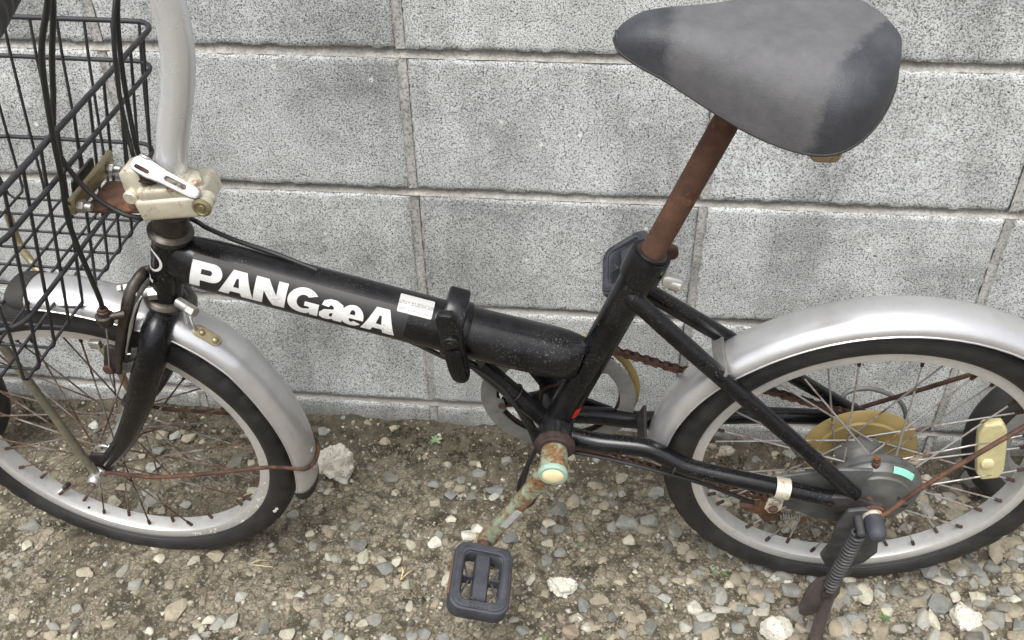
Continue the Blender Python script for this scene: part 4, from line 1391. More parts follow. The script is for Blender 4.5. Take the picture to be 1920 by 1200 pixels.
# ---- pedals
def pedal(centre, tilt, side, size=1.0):
    p = empty('pedal', bike, F0 @ Matrix.Translation(centre) @ Matrix.Rotation(tilt, 4, 'Y') @ Matrix.Scale(size, 4))
    ly, lx, h = .094, .074, .024
    outer = rect(lx, ly, .016, 6); inner = rect(lx - .028, ly - .030, .010, 6)
    g = G()
    g.prism(outer, (0, 0, 0), (1, 0, 0), (0, 1, 0), h, .0035, holes=[inner[::-1]])
    g.obj('pedal_frame', 'pedal_plastic', p)
    for s in (-1, 1):
        G().prism(rect(lx - .008, ly - .006, .015, 6), (0, 0, s * (h / 2 + .0008)), (1, 0, 0), (0, 1, 0), .0030, .0010, holes=[rect(lx - .024, ly - .026, .010, 6)[::-1]]).obj('tread_plate', 'pedal_plastic', p)
    # grip studs along the tread plate
    g = G()
    for s in (-1, 1):
        for k in range(22):
            a = k / 22
            q = rect(lx - .015, ly - .014, .013, 8)
            x_, y_ = q[int(a * len(q))]
            g.box((x_, y_, s * (h / 2 + .0026)), (.0028, .0028, .0014))
        for i in range(5):
            for j in range(3):
                g.box((-.010 + i * .005, -.040 * 1 + j * .005 - .002, s * (h / 2 + .0026)), (.0028, .0028, .0014))
    g.obj('tread_studs', 'pedal_plastic', p, smooth=False)['kind'] = 'stuff'
    g = G()
    g.prism([(-.0085, -.0075), (.0085, -.0075), (.0105, 0), (.0085, .0075), (-.0085, .0075), (-.0105, 0)], (0, 0, 0), (1, 0, 0), (0, 0, 1), ly - .014, .0015)
    g.obj('axle_barrel', 'pedal_plastic', p)
    for sx in (-1, 1):
        g = G()
        for s in (-1, 1):
            a, b = Vector((sx * .013, -.002 * s, 0)), Vector((sx * .027, .030 * s, 0))
            d = (b - a).normalized()
            g.prism(rect((b - a).length, .0022), (a + b) / 2, d, (0, 0, 1), .0022)
            a, b = Vector((sx * .013, .014 * s, 0)), Vector((sx * .026, .004 * s, 0))
        g.box((sx * .020, 0, 0), (.018, .0022, .016))
        g.obj('brace', 'pedal_plastic', p, smooth=False)
    for sx in (-1, 1):
        G().box((sx * (lx / 2 - .0002), 0, -.001), (.0036, .050, .010), None, .0012).obj('pedal_reflector', 'amber', p)
    G().cyl((0, -side * (ly / 2 + .018), 0), (0, -side * (ly / 2 - .004), 0), .0085, 18, .001).obj('pedal_axle', 'rust', p)
    return p
pedal(Vector((-.4635, -.1405, -.0930)), R(13), -1)
pedal(Vector((-.2960, .1190, .2040)), R(-40), 1, .92)

# ---- chain: a link at a time along the loop
chain = empty('chain', bike, F0)
rs_ = .026
cog = Vector((0, 0, .010))
top = [(BB.x + .0915 * math.cos(a), BB.z + .0915 * math.sin(a)) for a in [R(x) for x in range(262, 62, -6)]]
loop = [(-.018, -.168), (-.10, -.137), (-.19, -.108), (-.30, -.068)] + top + [(-.311, .1360), (-.246, .1120), (-.180, .0930), (-.121, .0775), (-.060, .0560), (-.020, .0420), (.012, .0330), (.026, .012), (.020, -.012), (.004, -.030), (.004, -.060), (.014, -.090), (.016, -.120), (.004, -.150), (-.018, -.168)]
P2 = [Vector((x, 0, z)) for x, z in loop]
acc = [0]
for a, b in zip(P2, P2[1:]):
    acc.append(acc[-1] + (b - a).length)
def at(s):
    for i in range(len(acc) - 1):
        if acc[i + 1] >= s:
            f = (s - acc[i]) / max(1e-9, acc[i + 1] - acc[i])
            return P2[i].lerp(P2[i + 1], f)
    return P2[-1]
def link_mesh(w):
    g = G()
    dog = arcp(-.00635, 0, .0042, .0042, 60, 300, 8) + [(0, -.0028)] + arcp(.00635, 0, .0042, .0042, -120, 120, 8) + [(0, .0028)]
    for s in (-1, 1):
        g.prism(dog, (0, s * w, 0), (1, 0, 0), (0, 0, 1), .0012)
    for s in (-1, 1):
        g.cyl((s * .00635, -w - .0010, 0), (s * .00635, w + .0010, 0), .0022, 8)
    if w < .0030:
        g.cyl((-.00635, -.0024, 0), (-.00635, .0024, 0), .0039, 10)
        g.cyl((.00635, -.0024, 0), (.00635, .0024, 0), .0039, 10)
    return g.mesh('link', 'rust')
lm = [link_mesh(.0024), link_mesh(.0039)]
npitch = int(acc[-1] / .0127)
for k in range(npitch):
    a, b = at(k * acc[-1] / npitch), at((k + 1) * acc[-1] / npitch)
    o = bpy.data.objects.new('link', lm[k % 2])
    COL.objects.link(o)
    o.parent = chain
    d = (b - a).normalized()
    mid = (a + b) / 2 + Vector((0, .045 if k else .045, 0))
    o.matrix_local = Matrix.Translation(mid) @ Matrix.Rotation(-math.atan2(d.z, d.x), 4, 'Y')
chain['label'] = 'rusty brown roller chain'

# ---- rear gears, derailleur and its guard wire (far side)
gears = empty('rear_gears', bike, F0)
for k, (r_, y) in enumerate(((.050, .029), (.045, .0335), (.040, .038), (.034, .0425), (.028, .047))):
    nt_ = int(r_ * 2 * math.pi / .0127)
    tp_ = []
    for q in range(nt_):
        for da, dr in ((0, 0), (.4, 0), (.55, .0035), (.75, .0035), (.9, 0)):
            a = 2 * math.pi * (q + da) / nt_
            tp_.append(((r_ + dr) * math.cos(a), (r_ + dr) * math.sin(a)))
    G().prism(tp_, (0, y, .004), (1, 0, 0), (0, 0, 1), .0018).obj('sprocket', 'rust_dark', gears)
der = empty('derailleur', bike, F0)
G().prism([(-.012, .016), (.010, .014), (.020, -.030), (.028, -.10), (.022, -.165), (.004, -.165), (.004, -.10), (-.006, -.03)], (0, .056, 0), (1, 0, 0), (0, 0, 1), .003, .001).obj('cage', 'dark_steel', der)
for z in (-.075, -.150):
    G().cyl((.012, .041, z), (.012, .049, z), .016, 20, .001).obj('pulley', 'old_rubber', der)
G().tube([(-.014, .084, .020), (-.006, .092, .030), (.020, .095, .035), (.050, .095, .024), (.068, .095, .008), (.080, .094, -.020), (.080, .090, -.060), (.060, .080, -.09)], .0032, 10, smooth=4).obj('guard_wire', 'dull_grey', der)
g = G()
g.hexa((0, .072, .004), (0, .082, .004), .0085)
g.cyl((.022, .072, -.002), (.022, .084, -.002), .0075, 16, .001)
g.obj('axle_nut', 'dark_steel', der)

# ---- rear band brake (near side)
rb_ = empty('rear_brake', bike, F0)
g = G()
g.lathe([(.020, -.022), (.052, -.022), (.0560, -.024), (.0575, -.028), (.0575, -.034), (.0540, -.0355), (.0530, -.0400), (.0490, -.0450), (.0420, -.0465), (.0400, -.0490), (.0250, -.0505), (.0200, -.0530), (.0120, -.0535)], (.009, 0, -.006), (0, 1, 0), 56)
g.obj('drum_cover', 'drum_cast', rb_)
g = G()
g.prism([(-.005, .050), (-.040, .048), (-.075, .040), (-.118, .026), (-.122, .006), (-.114, -.014), (-.085, -.034), (-.050, -.050), (-.020, -.056)], (0, -.0475, 0), (1, 0, 0), (0, 0, 1), .005, .0015)
g.obj('brake_arm', 'drum_cast', rb_)
g = G()
vs, fs = [], []
for k in range(13):
    a = R(46 + 32 * k / 12)
    for r_, y_ in ((.0552, -.0398), (.0540, -.0418), (.0520, -.0444), (.0498, -.0462)):
        vs.append((.009 + r_ * math.cos(a), y_, -.006 + r_ * math.sin(a)))
for k in range(12):
    for q in range(3):
        fs.append((k * 4 + q, k * 4 + q + 1, k * 4 + q + 5, k * 4 + q + 4))
g.add(vs, fs)
g.obj('mint_label', 'mint_paint', rb_)
g = G()
g.cyl((0, -.038, .044), (0, -.038, .052), .0048, 14, .0008)
g.cyl((0, -.038, .052), (-.002, -.039, .064), .0026, 12)
g.hexa((-.001, -.0385, .056), (-.002, -.039, .062), .0042)
g.obj('adjuster_bolt', 'rust', rb_)
for x_, z_ in ((.034, .000), (.046, -.014)):
    G().cyl((x_, -.045, z_), (x_, -.0505, z_), .0045, 14, .001).obj('cover_screw', 'dark_steel', rb_)
# clip on the chain stay, lever and spring
g = G()
g.lathe([(.0125, -.0085), (.0131, -.0085), (.0131, .0085), (.0125, .0085)], (-.108, -.0615, .0235), (.95, -.05, -.13), 28, closed=True)
g.prism([(-.008, .010), (.010, .012), (.010, -.010), (.004, -.018), (-.004, -.018), (-.010, -.010)], (-.112, -.0645, -.004), (1, 0, 0), (0, 0, 1), .0022, .0006)
g.obj('stay_clip', 'plated_cream', rb_)
G().lathe([(.0050, 0), (.0050, .002), (.0030, .0035), (.0002, .0038)], (-.111, -.0656, .001), (0, -1, 0), 16).obj('clip_screw', 'bolt_zinc', rb_)
G().lathe([(.0056, 0), (.0056, .0025), (.003, .004), (.0002, .0042)], (-.112, -.0656, -.012), (0, -1, 0), 16).obj('clip_screw', 'rust', rb_)
g = G()
g.prism([(-.140, -.030), (-.118, -.026), (-.112, -.040), (-.090, -.050), (-.092, -.062), (-.112, -.066), (-.122, -.052), (-.140, -.044)], (0, -.044, -.002), (1, 0, 0), (0, 0, 1), .005, .001)
g.cyl((-.146, -.044, -.038), (-.130, -.044, -.036), .0055, 14, .001)
g.obj('brake_lever_arm', 'rust', rb_)
def helix(a, b, r, turns, wr, n=14):
    a, b = Vector(a), Vector(b)
    d = (b - a).normalized(); u = d.orthogonal().normalized(); w = d.cross(u)
    m = int(turns * n)
    return [a + (b - a) * (k / m) + (u * math.cos(2 * math.pi * k / n) + w * math.sin(2 * math.pi * k / n)) * r for k in range(m + 1)]
G().tube(helix((-.094, -.044, -.056), (-.068, -.046, -.056), .0042, 8, .0008, 10), .0009, 6).obj('small_spring', 'dull_grey', rb_)
G().cyl((-.066, -.046, -.057), (-.066, -.053, -.057), .0042, 12, .0008).obj('spring_screw', 'rust', rb_)

# ---- rear axle end and side stand
ks = empty('side_stand', bike, F0)
G().cyl((0, -.072, 0), (0, -.0765, 0), .0150, 24, .001).obj('washer', 'rust', ks)
G().lathe([(.0115, 0), (.0125, .002), (.0120, .005), (.0090, .006)], (0, -.0765, 0), (0, -1, 0), 24).obj('nut_ring', 'plated_cream', ks)
G().lathe([(.0100, 0), (.0112, .0008), (.0112, .020), (.0102, .0255), (.0075, .0290), (.0035, .0302), (.0002, .0304)], (0, -.080, 0), (0, -1, 0), 28).obj('axle_cap', 'pedal_plastic', ks)
g = G()
g.prism([(-.030, .014), (-.012, .020), (.010, .014), (.018, 0), (.020, -.045), (.026, -.075), (.016, -.102), (.004, -.112), (.008, -.132), (-.002, -.150), (-.018, -.150), (-.026, -.120), (-.040, -.092), (-.034, -.060), (-.036, -.020)], (0, -.0745, -.008), (1, 0, 0), (-.0, -.06, 1), .006, .0015)
g.obj('stand_plate', 'stand_grey', ks)
g = G()
g.prism([(.012, .030), (-.004, .034), (-.018, .026), (-.026, .010), (-.032, -.028), (-.030, -.040), (-.022, -.044), (-.012, -.040), (.008, -.014), (.014, .004)], (-.0265, -.0985, -.142), (1, 0, 0), (0, .16, 1), .006, .0022)
g.obj('foot_plate', 'stand_purple', ks)
G().cyl((-.030, -.100, -.136), (-.030, -.1075, -.1365), .0062, 16, .001).obj('stand_pivot', 'rust_dark', ks)
G().tube([(-.024, -.095, -.130), (-.026, -.103, -.165), (-.030, -.118, -.212), (-.034, -.128, -.243)], [.0085, .0080, .0080, .0085], 16).obj('stand_leg', 'stand_purple', ks)
G().tube(helix((-.017, -.0955, -.010), (-.0300, -.1045, -.118), .0074, 19, .0016), .0019, 8).obj('stand_spring', 'stand_grey', ks)
G().cyl((-.016, -.076, -.004), (-.016, -.102, -.005), .0050, 14, .001).obj('spring_post', 'stand_grey', ks)

# ------------------------------------------------------------------ two small wheels that stand between the bicycle and the wall
def small_wheel(loc, rz, label):
    w = empty('small_wheel', X=Matrix.Translation(loc) @ Matrix.Rotation(rz, 4, 'Z'))
    tag(w, label, 'wheel', 'small wheels standing against the wall')
    Rw = .155
    prof = [(Rw - .042, -.014)] + [(Rw - .0215 + .0215 * math.cos(R(a)), .022 * math.sin(R(a))) for a in range(-118, 119, 13)] + [(Rw - .042, .014)]
    seg = 120
    n = len(prof)
    vs, fs = [], []
    for s in range(seg):
        a = 2 * math.pi * s / seg
        for i, (r, y) in enumerate(prof):
            rr = r - (.0022 if (r > Rw - .016 and (s + (3 if y > 0 else 0) + int(abs(y) * 300)) % 6 < 2 and abs(y) > .004) else 0)
            vs.append((rr * math.cos(a), y, rr * math.sin(a) + Rw))
    for s in range(seg):
        t_ = (s + 1) % seg
        for i in range(n - 1):
            fs.append((s * n + i, s * n + i + 1, t_ * n + i + 1, t_ * n + i))
    G().add(vs, fs).obj('tyre', 'old_rubber', w, angle=60)
    G().lathe([(Rw - .0395, -.013), (Rw - .038, -.015), (Rw - .058, -.015), (Rw - .062, -.010), (Rw - .062, .010), (Rw - .058, .015), (Rw - .038, .015), (Rw - .0395, .013)], (0, 0, Rw), (0, 1, 0), 72, closed=True).obj('rim', 'ring_grey', w, angle=25)
    G().lathe([(.005, -.05), (.012, -.045), (.013, -.030), (.024, -.028), (.024, -.024), (.012, -.02), (.012, .02), (.024, .024), (.024, .028), (.013, .03), (.012, .045), (.005, .05)], (0, 0, Rw), (0, 1, 0), 28).obj('hub', 'dull_grey', w)
    g = G()
    g.tube([(.020, -.024, 0), (Rw - .060, -.004, .0)], .0012, 6)
    me_ = g.mesh('spoke', 'dark_steel')
    for k in range(16):
        o = bpy.data.objects.new('spoke', me_)
        COL.objects.link(o); o.parent = w
        o.matrix_local = Matrix.Translation((0, 0, Rw)) @ Matrix.Rotation(R(22.5 * k), 4, 'Y') @ (Matrix.Rotation(math.pi, 4, 'X') if k % 2 else I4)
    return w
small_wheel((1.350, -.105, gh(1.34, -.105) - .004), R(-4), 'small black tyred wheel by the wall, seen through the rear wheel spokes')
small_wheel((-.410, -.125, gh(-.40, -.125) - .004), R(3), 'small black tyred wheel by the wall at the far left edge, behind the front wheel')

# ------------------------------------------------------------------ stones
TINT = dict(c=(.48, .455, .36), w=(.63, .61, .54), g=(.22, .23, .215), l=(.35, .355, .325), b=(.160, .176, .175), d=(.112, .118, .112), t=(.31, .270, .198), r=(.21, .16, .12))
def stone_pts(seed, sub, angular=1.0):
    """a broken stone: hull of a few random points, its edges nicked; every third one water-worn"""
    rnd = random.Random(seed)
    bm = bmesh.new()
    worn = seed % 3 == 0
    n = {1: 11, 2: 13, 3: 16, 5: 18}[sub]
    for k in range(n):
        d = Vector((rnd.gauss(0, 1), rnd.gauss(0, 1), rnd.gauss(0, 1))).normalized()
        bm.verts.new(d * rnd.uniform(.82, 1.0))
    r = bmesh.ops.convex_hull(bm, input=bm.verts)
    junk = list({g for g in r['geom_interior'] + r['geom_unused'] if isinstance(g, bmesh.types.BMVert)})
    if junk:
        bmesh.ops.delete(bm, geom=junk, context='VERTS')
    if sub >= 2:
        bmesh.ops.bevel(bm, geom=list(bm.edges), offset=.16 if worn else .055, segments=2 if (worn and sub > 2) else 1, affect='EDGES', profile=.5, clamp_overlap=True)
    if sub >= 5:
        bmesh.ops.triangulate(bm, faces=bm.faces)
        bmesh.ops.subdivide_edges(bm, edges=bm.edges, cuts=5, use_grid_fill=True)
    bmesh.ops.triangulate(bm, faces=bm.faces)
    bmesh.ops.recalc_face_normals(bm, faces=bm.faces)
    bm.verts.index_update()
    V = np.array([v.co[:] for v in bm.verts])
    F = [[v.index for v in f.verts] for f in bm.faces]
    bm.free()
    lo, hi = V.min(0), V.max(0)
    V = (V - (lo + hi) / 2) / ((hi - lo) / 2)
    return V, F
def stone_mesh(seed, mat, sub=3, name='stone'):
    V, F = stone_pts(seed, sub)
    me = bpy.data.meshes.new(name)
    me.from_pydata(V.tolist(), [], F)
    me.materials.append(M[mat])
    me.polygons.foreach_set('use_smooth', [True] * len(me.polygons))
    me.set_sharp_from_angle(angle=R(24))
    return me
variants = [stone_mesh(s, 'stone') for s in range(16)]
WORD = dict(c='cream', w='white', g='grey', l='light grey', b='blue grey', d='dark grey', t='tan', r='reddish brown')
def put_stone(x, y, sx, sy, sz, rz, me, col, sink=.32, name='stone'):
    o = bpy.data.objects.new(name, me)
    COL.objects.link(o)
    rnd_t = random.Random(int(x * 1e5) ^ int(y * 1e5))
    o.scale = (sx / 2, sy / 2, sz / 2)
    o.rotation_euler = (rnd_t.uniform(-.25, .25), rnd_t.uniform(-.25, .25), rz)
    o.location = (x, y, gh(x, y) + sz * (.5 - sink))
    o.color = (*col, 1)
    return o
rnd = random.Random(77)
SPOTS = "0.098,-0.384,25,39,t;0.165,-0.399,19,29,g;0.183,-0.398,19,30,l;0.182,-0.356,19,19,l;0.231,-0.403,15,29,g;0.149,-0.396,22,18,c;0.268,-0.412,22,20,c;0.143,-0.430,19,20,l;0.120,-0.291,26,19,t;0.041,-0.305,16,16,c;0.092,-0.303,18,14,c;-0.177,-0.290,16,24,c;-0.189,-0.253,27,26,g;-0.060,-0.336,29,19,t;0.023,-0.350,18,24,g;-0.005,-0.327,15,26,g;0.016,-0.419,17,17,t;0.074,-0.421,12,12,c;-0.121,-0.356,19,13,t;-0.060,-0.428,18,12,g;-0.078,-0.204,24,26,c;-0.077,-0.169,25,24,t;-0.040,-0.132,22,27,l;-0.016,-0.196,21,26,g;-0.029,-0.216,24,24,g;0.041,-0.203,17,18,l;0.087,-0.110,25,23,d;0.140,-0.168,28,18,c;-0.053,-0.064,22,23,t;-0.029,-0.065,18,25,l;-0.007,-0.065,19,28,t;-0.181,-0.049,19,17,l;-0.044,-0.098,18,21,g;0.216,-0.031,17,24,g;0.217,-0.211,20,17,g;0.323,-0.042,19,19,t;0.347,-0.119,28,21,d;0.418,-0.125,22,18,g;0.462,-0.115,14,18,g;0.490,-0.103,22,18,g;0.518,-0.135,26,21,b;0.450,-0.151,18,21,b;0.483,-0.152,15,16,b;0.479,-0.079,19,12,t;0.529,-0.066,19,19,g;0.520,-0.152,18,15,l;0.429,-0.167,15,15,t;0.459,-0.197,18,12,c;0.490,-0.226,22,20,w;0.501,-0.212,19,20,w;0.442,-0.246,20,22,w;0.445,-0.228,14,18,g;0.406,-0.249,14,18,c;0.341,-0.275,17,27,c;0.330,-0.257,26,24,d;0.317,-0.218,16,22,g;0.392,-0.283,14,19,c;0.378,-0.297,25,21,b;0.374,-0.326,23,21,t;0.354,-0.325,13,14,g;0.447,-0.298,17,19,t;0.470,-0.307,11,27,c;0.413,-0.320,11,17,l;0.382,-0.379,26,22,g;0.437,-0.400,14,18,g;0.455,-0.398,16,20,b;0.367,-0.390,16,15,c;0.343,-0.414,19,16,b;0.407,-0.410,21,16,l;0.425,-0.354,11,18,c;0.282,-0.227,14,9,c;0.262,-0.263,13,18,g;0.345,-0.377,11,17,g;0.641,-0.151,19,34,t;0.619,-0.168,25,30,d;0.608,-0.194,20,14,c;0.624,-0.205,20,19,g;0.554,-0.231,22,26,b;0.607,-0.229,17,14,c;0.628,-0.245,20,18,b;0.609,-0.260,16,25,g;0.590,-0.295,11,25,c;0.687,-0.323,27,19,t;0.665,-0.334,15,26,b;0.661,-0.354,12,11,w;0.705,-0.347,15,25,d;0.650,-0.375,22,22,r;0.675,-0.367,10,15,l;0.743,-0.348,17,15,t;0.776,-0.317,19,15,l;0.769,-0.116,23,22,l;0.716,-0.122,12,14,l;0.724,-0.181,34,28,g;0.757,-0.177,28,26,g;0.701,-0.189,13,21,g;0.727,-0.215,20,18,c;0.795,-0.188,21,32,g;0.785,-0.218,13,24,d;0.806,-0.224,19,21,t;0.817,-0.234,18,16,t;0.849,-0.227,20,24,g;0.853,-0.305,21,30,l;0.816,-0.328,20,23,w;0.853,-0.326,27,13,l;0.795,-0.284,20,16,t;0.775,-0.287,13,13,g;0.827,-0.265,20,10,b;0.894,-0.256,17,19,g;0.826,-0.359,27,23,g;0.873,-0.355,20,20,b;0.900,-0.286,19,28,d;0.866,-0.284,15,13,c;0.763,-0.302,15,13,g;1.147,-0.236,26,28,g;1.145,-0.296,33,35,b;1.121,-0.319,20,34,l;1.135,-0.321,17,36,c;1.093,-0.274,22,26,d;1.131,-0.263,18,19,t;1.039,-0.280,30,29,g;1.027,-0.324,22,22,g;1.161,-0.253,28,15,l;1.171,-0.282,15,18,w;1.249,-0.277,16,15,w;1.201,-0.289,23,18,b;1.240,-0.268,21,18,g;1.225,-0.296,17,18,d;1.266,-0.210,14,17,g;0.952,-0.287,26,28,g;0.902,-0.292,18,26,d;0.970,-0.345,16,20,b;1.189,-0.056,22,22,c;1.256,-0.049,29,29,g;1.205,-0.097,10,11,w;0.956,-0.345,16,16,t;1.055,-0.335,19,20,t;1.083,-0.337,21,18,g;1.202,-0.325,21,18,g;1.240,-0.326,20,21,b;1.216,-0.251,19,17,g;1.265,-0.242,16,17,t;1.191,-0.236,17,15,l;1.075,-0.308,15,15,c;0.856,-0.149,13,12,l;0.890,-0.125,15,14,g;1.002,-0.177,14,15,g;1.136,-0.154,16,14,l;1.127,-0.124,18,16,t;1.211,-0.132,16,14,g;1.055,-0.182,19,16,l;0.669,-0.107,15,13,t;0.703,-0.142,11,11,g;0.577,-0.115,13,13,g;0.329,-0.353,12,12,t;0.266,-0.350,12,11,l;0.213,-0.327,11,11,t;0.181,-0.302,12,10,g;-0.042,-0.396,16,15,g;-0.058,-0.441,17,16,t;-0.132,-0.405,16,13,t;0.098,-0.434,14,13,l;-0.174,-0.345,12,14,g;-0.071,-0.286,11,10,t;0.301,-0.390,16,15,g;0.497,-0.371,13,13,t;0.480,-0.398,19,14,b;0.586,-0.380,17,16,g;0.605,-0.353,12,11,t;0.713,-0.290,14,11,t;0.736,-0.260,11,11,g;0.690,-0.255,15,13,t;0.657,-0.219,13,14,r;0.888,-0.326,16,15,b;0.910,-0.315,13,13,g;0.930,-0.269,15,15,l;0.998,-0.345,13,12,l"
spots = []
for e in SPOTS.split(';'):
    a = e.split(',')
    spots.append((float(a[0]), float(a[1]), float(a[2]) / 1000, float(a[3]) / 1000, a[4]))
def zone(x, y):
    if y > -.16: return 'in the dirt near the wall foot'
    if x < .33: return 'in the dirt by the front wheel'
    if x < .62: return 'in the dirt around the near pedal'
    if x < .84: return 'between the pedal and rear wheel'
    return 'in the gravel below the rear wheel'
MW = cam.matrix_world.inverted()
def screen_x(x, y):
    q = MW @ Vector((x, y, gh(x, y)))
    return q.x / -q.z
ORD = ['', 'second', 'third', 'fourth', 'fifth', 'sixth', 'seventh', 'eighth', 'ninth', 'tenth', 'eleventh', 'twelfth', 'thirteenth', 'fourteenth', 'fifteenth', 'sixteenth', 'seventeenth', 'eighteenth']
kin = {}
for i, (x, y, w, h, c) in enumerate(spots):
    kin.setdefault((c, zone(x, y)), []).append((screen_x(x, y), i))
which = {}
for key, lst in kin.items():
    lst.sort()
    for k, (_, i) in enumerate(lst):
        if len(lst) == 1: which[i] = 'only'
        elif k == 0: which[i] = 'leftmost'
        elif k == len(lst) - 1: which[i] = 'rightmost'
        else: which[i] = ORD[k] + ' from left,'
for i, (x, y, w, h, c) in enumerate(spots):
    kf = rnd.uniform(.84, 1.16)
    col = tuple(max(.02, v * kf * .82 + q * .18) for v, q in zip(TINT[c], (.21, .19, .14)))
    o = put_stone(x, y, w * 1.06, h * 1.0, min(w, h) * rnd.uniform(.55, .8), rnd.uniform(-.35, .35), variants[i % 16], col, .42)
    z_ = zone(x, y)
    tag(o, '%s %s stone lying loose %s' % (which[i], WORD[c], z_), 'stone', '%s stones %s' % (WORD[c], z_))
# the few that stand out
def lump(name, seed, loc, size, rz, mat, label, cat, sink=.2, rough=.10):
    bm = bmesh.new()
    bmesh.ops.create_icosphere(bm, subdivisions=5, radius=1.0)
    off = seed * 3.7
    rl = random.Random(seed)
    cuts = [(Vector((rl.gauss(0, 1), rl.gauss(0, 1), rl.gauss(0, 1))).normalized(), rl.uniform(.55, .85)) for k in range(11)]
    out = []
    for v in bm.verts:
        p = v.co.copy()
        for d, h in cuts:
            q = p.dot(d)
            if q > h: p -= d * (q - h) * .9
        k = 1.15 + rough * 1.5 * noise.noise(p * 2.4 + Vector((off, 0, 0))) + rough * .9 * noise.noise(p * 6 + Vector((0, off, 0))) + rough * .6 * noise.noise(p * 14 + Vector((0, 0, off))) + rough * .3 * noise.noise(p * 30 + Vector((0, 0, off)))
        out.append((p.x * k * size[0] / 2, p.y * k * size[1] / 2, p.z * k * size[2] / 2))
    bm.verts.index_update()
    F = [[v.index for v in f.verts] for f in bm.faces]
    bm.free()
    me = bpy.data.meshes.new(name)
    me.from_pydata(out, [], F)
    me.materials.append(M[mat])
    me.polygons.foreach_set('use_smooth', [True] * len(me.polygons))
    o = bpy.data.objects.new(name, me)
    COL.objects.link(o)
    o.location = (loc[0], loc[1], gh(loc[0], loc[1]) + size[2] * (.5 - sink))
    o.rotation_euler = (0, 0, rz)
    return tag(o, label, cat)
lump('concrete_chunk', 3, (.266, -.118), (.054, .046, .074), .3, 'rubble_white', 'pale crumbly chunk of concrete behind the tail of the front mudguard', 'rubble', .14, .16)
lump('white_stone', 8, (.634, -.309), (.036, .032, .026), .2, 'rubble_white', 'rough white stone right of the near pedal', 'stone', .25, .18)
lump('white_stone', 12, (1.171, -.320), (.044, .038, .032), .5, 'rubble_white', 'yellowish white stone in the gravel at the lower right corner', 'stone', .25, .14)
lump('white_stone', 15, (.924, -.358), (.040, .036, .034), .1, 'rubble_white', 'rounded off-white stone left of the side stand foot', 'stone', .2, .08)

# gravel: everything too small to be picked out, one mass
rnd = random.Random(5)
npool = [stone_pts(100 + k, 2) for k in range(10)]
lpool = [stone_pts(200 + k, 1) for k in range(10)]
allv, allf, allc = [], [], []
base = 0
def density(x, y):
    d = .16 + .32 * sstep(.6, 1.2, x)
    d += .28 * sstep(-.2, -.42, y) * (1 if x > .3 else .5)
    d *= .75 + 1.1 * noise.noise(Vector((x * 5, y * 5, 9))) + .5 * noise.noise(Vector((x * 14, y * 14, 2)))
    if y > -.045: d *= .5
    return max(.04, min(1, d))
keys = list(TINT)
count = 0
while count < 7600:
    x, y = rnd.uniform(-.55, 1.66), rnd.uniform(-.60, -.008)
    if rnd.random() > density(x, y):
        continue
    count += 1
    s = .0020 + rnd.random() ** 3.6 * .0135 * (.6 + .7 * sstep(.5, 1.1, x))
    V, F = (npool if s > .006 else lpool)[rnd.randrange(10)]
    sc = np.array([s * rnd.uniform(.8, 1.35), s * rnd.uniform(.8, 1.2), s * rnd.uniform(.45, .8)]) * .5 * 1.6
    a = rnd.uniform(0, 6.283)
    ca, sa_ = math.cos(a), math.sin(a)
    W = V * sc
    W = np.stack([W[:, 0] * ca - W[:, 1] * sa_, W[:, 0] * sa_ + W[:, 1] * ca, W[:, 2]], 1)
    W += (x, y, gh(x, y) + sc[2] * rnd.uniform(-.55, .15))
    allv.append(W)
    allf.append(np.array(F) + base)
    k = rnd.choices('cwglbdtr', (10, 2, 17, 11, 9, 5, 46, 1) if x > .8 else (14, 3, 9, 7, 3, 2, 64, 1))[0]
    col = np.clip(np.array(TINT[k]) * rnd.uniform(.65, 1.15) * .76 + np.array((.20, .178, .13)) * .24, 0, 1)
    allc.append(np.tile(np.append(col, 1.0), (len(W), 1)))
    base += len(W)
for k in range(17000):                           # crumbs and grit
    x, y = rnd.uniform(-.5, 1.62), rnd.uniform(-.58, -.004)
    if rnd.random() > .15 + 1.3 * density(x, y):
        continue
    s = .0010 + rnd.random() ** 2.5 * .0032
    V, F = lpool[rnd.randrange(10)]
    W = V * (s * np.array([rnd.uniform(.7, 1.3), rnd.uniform(.7, 1.3), rnd.uniform(.5, .9)]))
    W = W + (x, y, gh(x, y) + s * rnd.uniform(-.1, .5))
    allv.append(W)
    allf.append(np.array(F) + base)
    q = rnd.choices('cwgltd', (16, 4, 6, 8, 62, 6))[0]
    col = np.clip(np.array(TINT[q]) * rnd.uniform(.55, 1.15), 0, 1)
    allc.append(np.tile(np.append(col, 1.0), (len(W), 1)))
    base += len(W)
V = np.concatenate(allv); F = np.concatenate(allf); C = np.concatenate(allc)
me = bpy.data.meshes.new('gravel')
me.vertices.add(len(V)); me.vertices.foreach_set('co', V.ravel())
me.loops.add(F.size); me.loops.foreach_set('vertex_index', F.ravel())
me.polygons.add(len(F)); me.polygons.foreach_set('loop_start', np.arange(0, F.size, 3)); me.polygons.foreach_set('loop_total', np.full(len(F), 3))
me.update(calc_edges=True)
ca_ = me.color_attributes.new('tint', 'FLOAT_COLOR', 'POINT')
ca_.data.foreach_set('color', C.ravel().astype(np.float32))
me.materials.append(M['gravel'])
gravel = bpy.data.objects.new('gravel', me)
COL.objects.link(gravel)
tag(gravel, 'fine gravel and grit pressed into the dirt', 'gravel', kind='stuff')

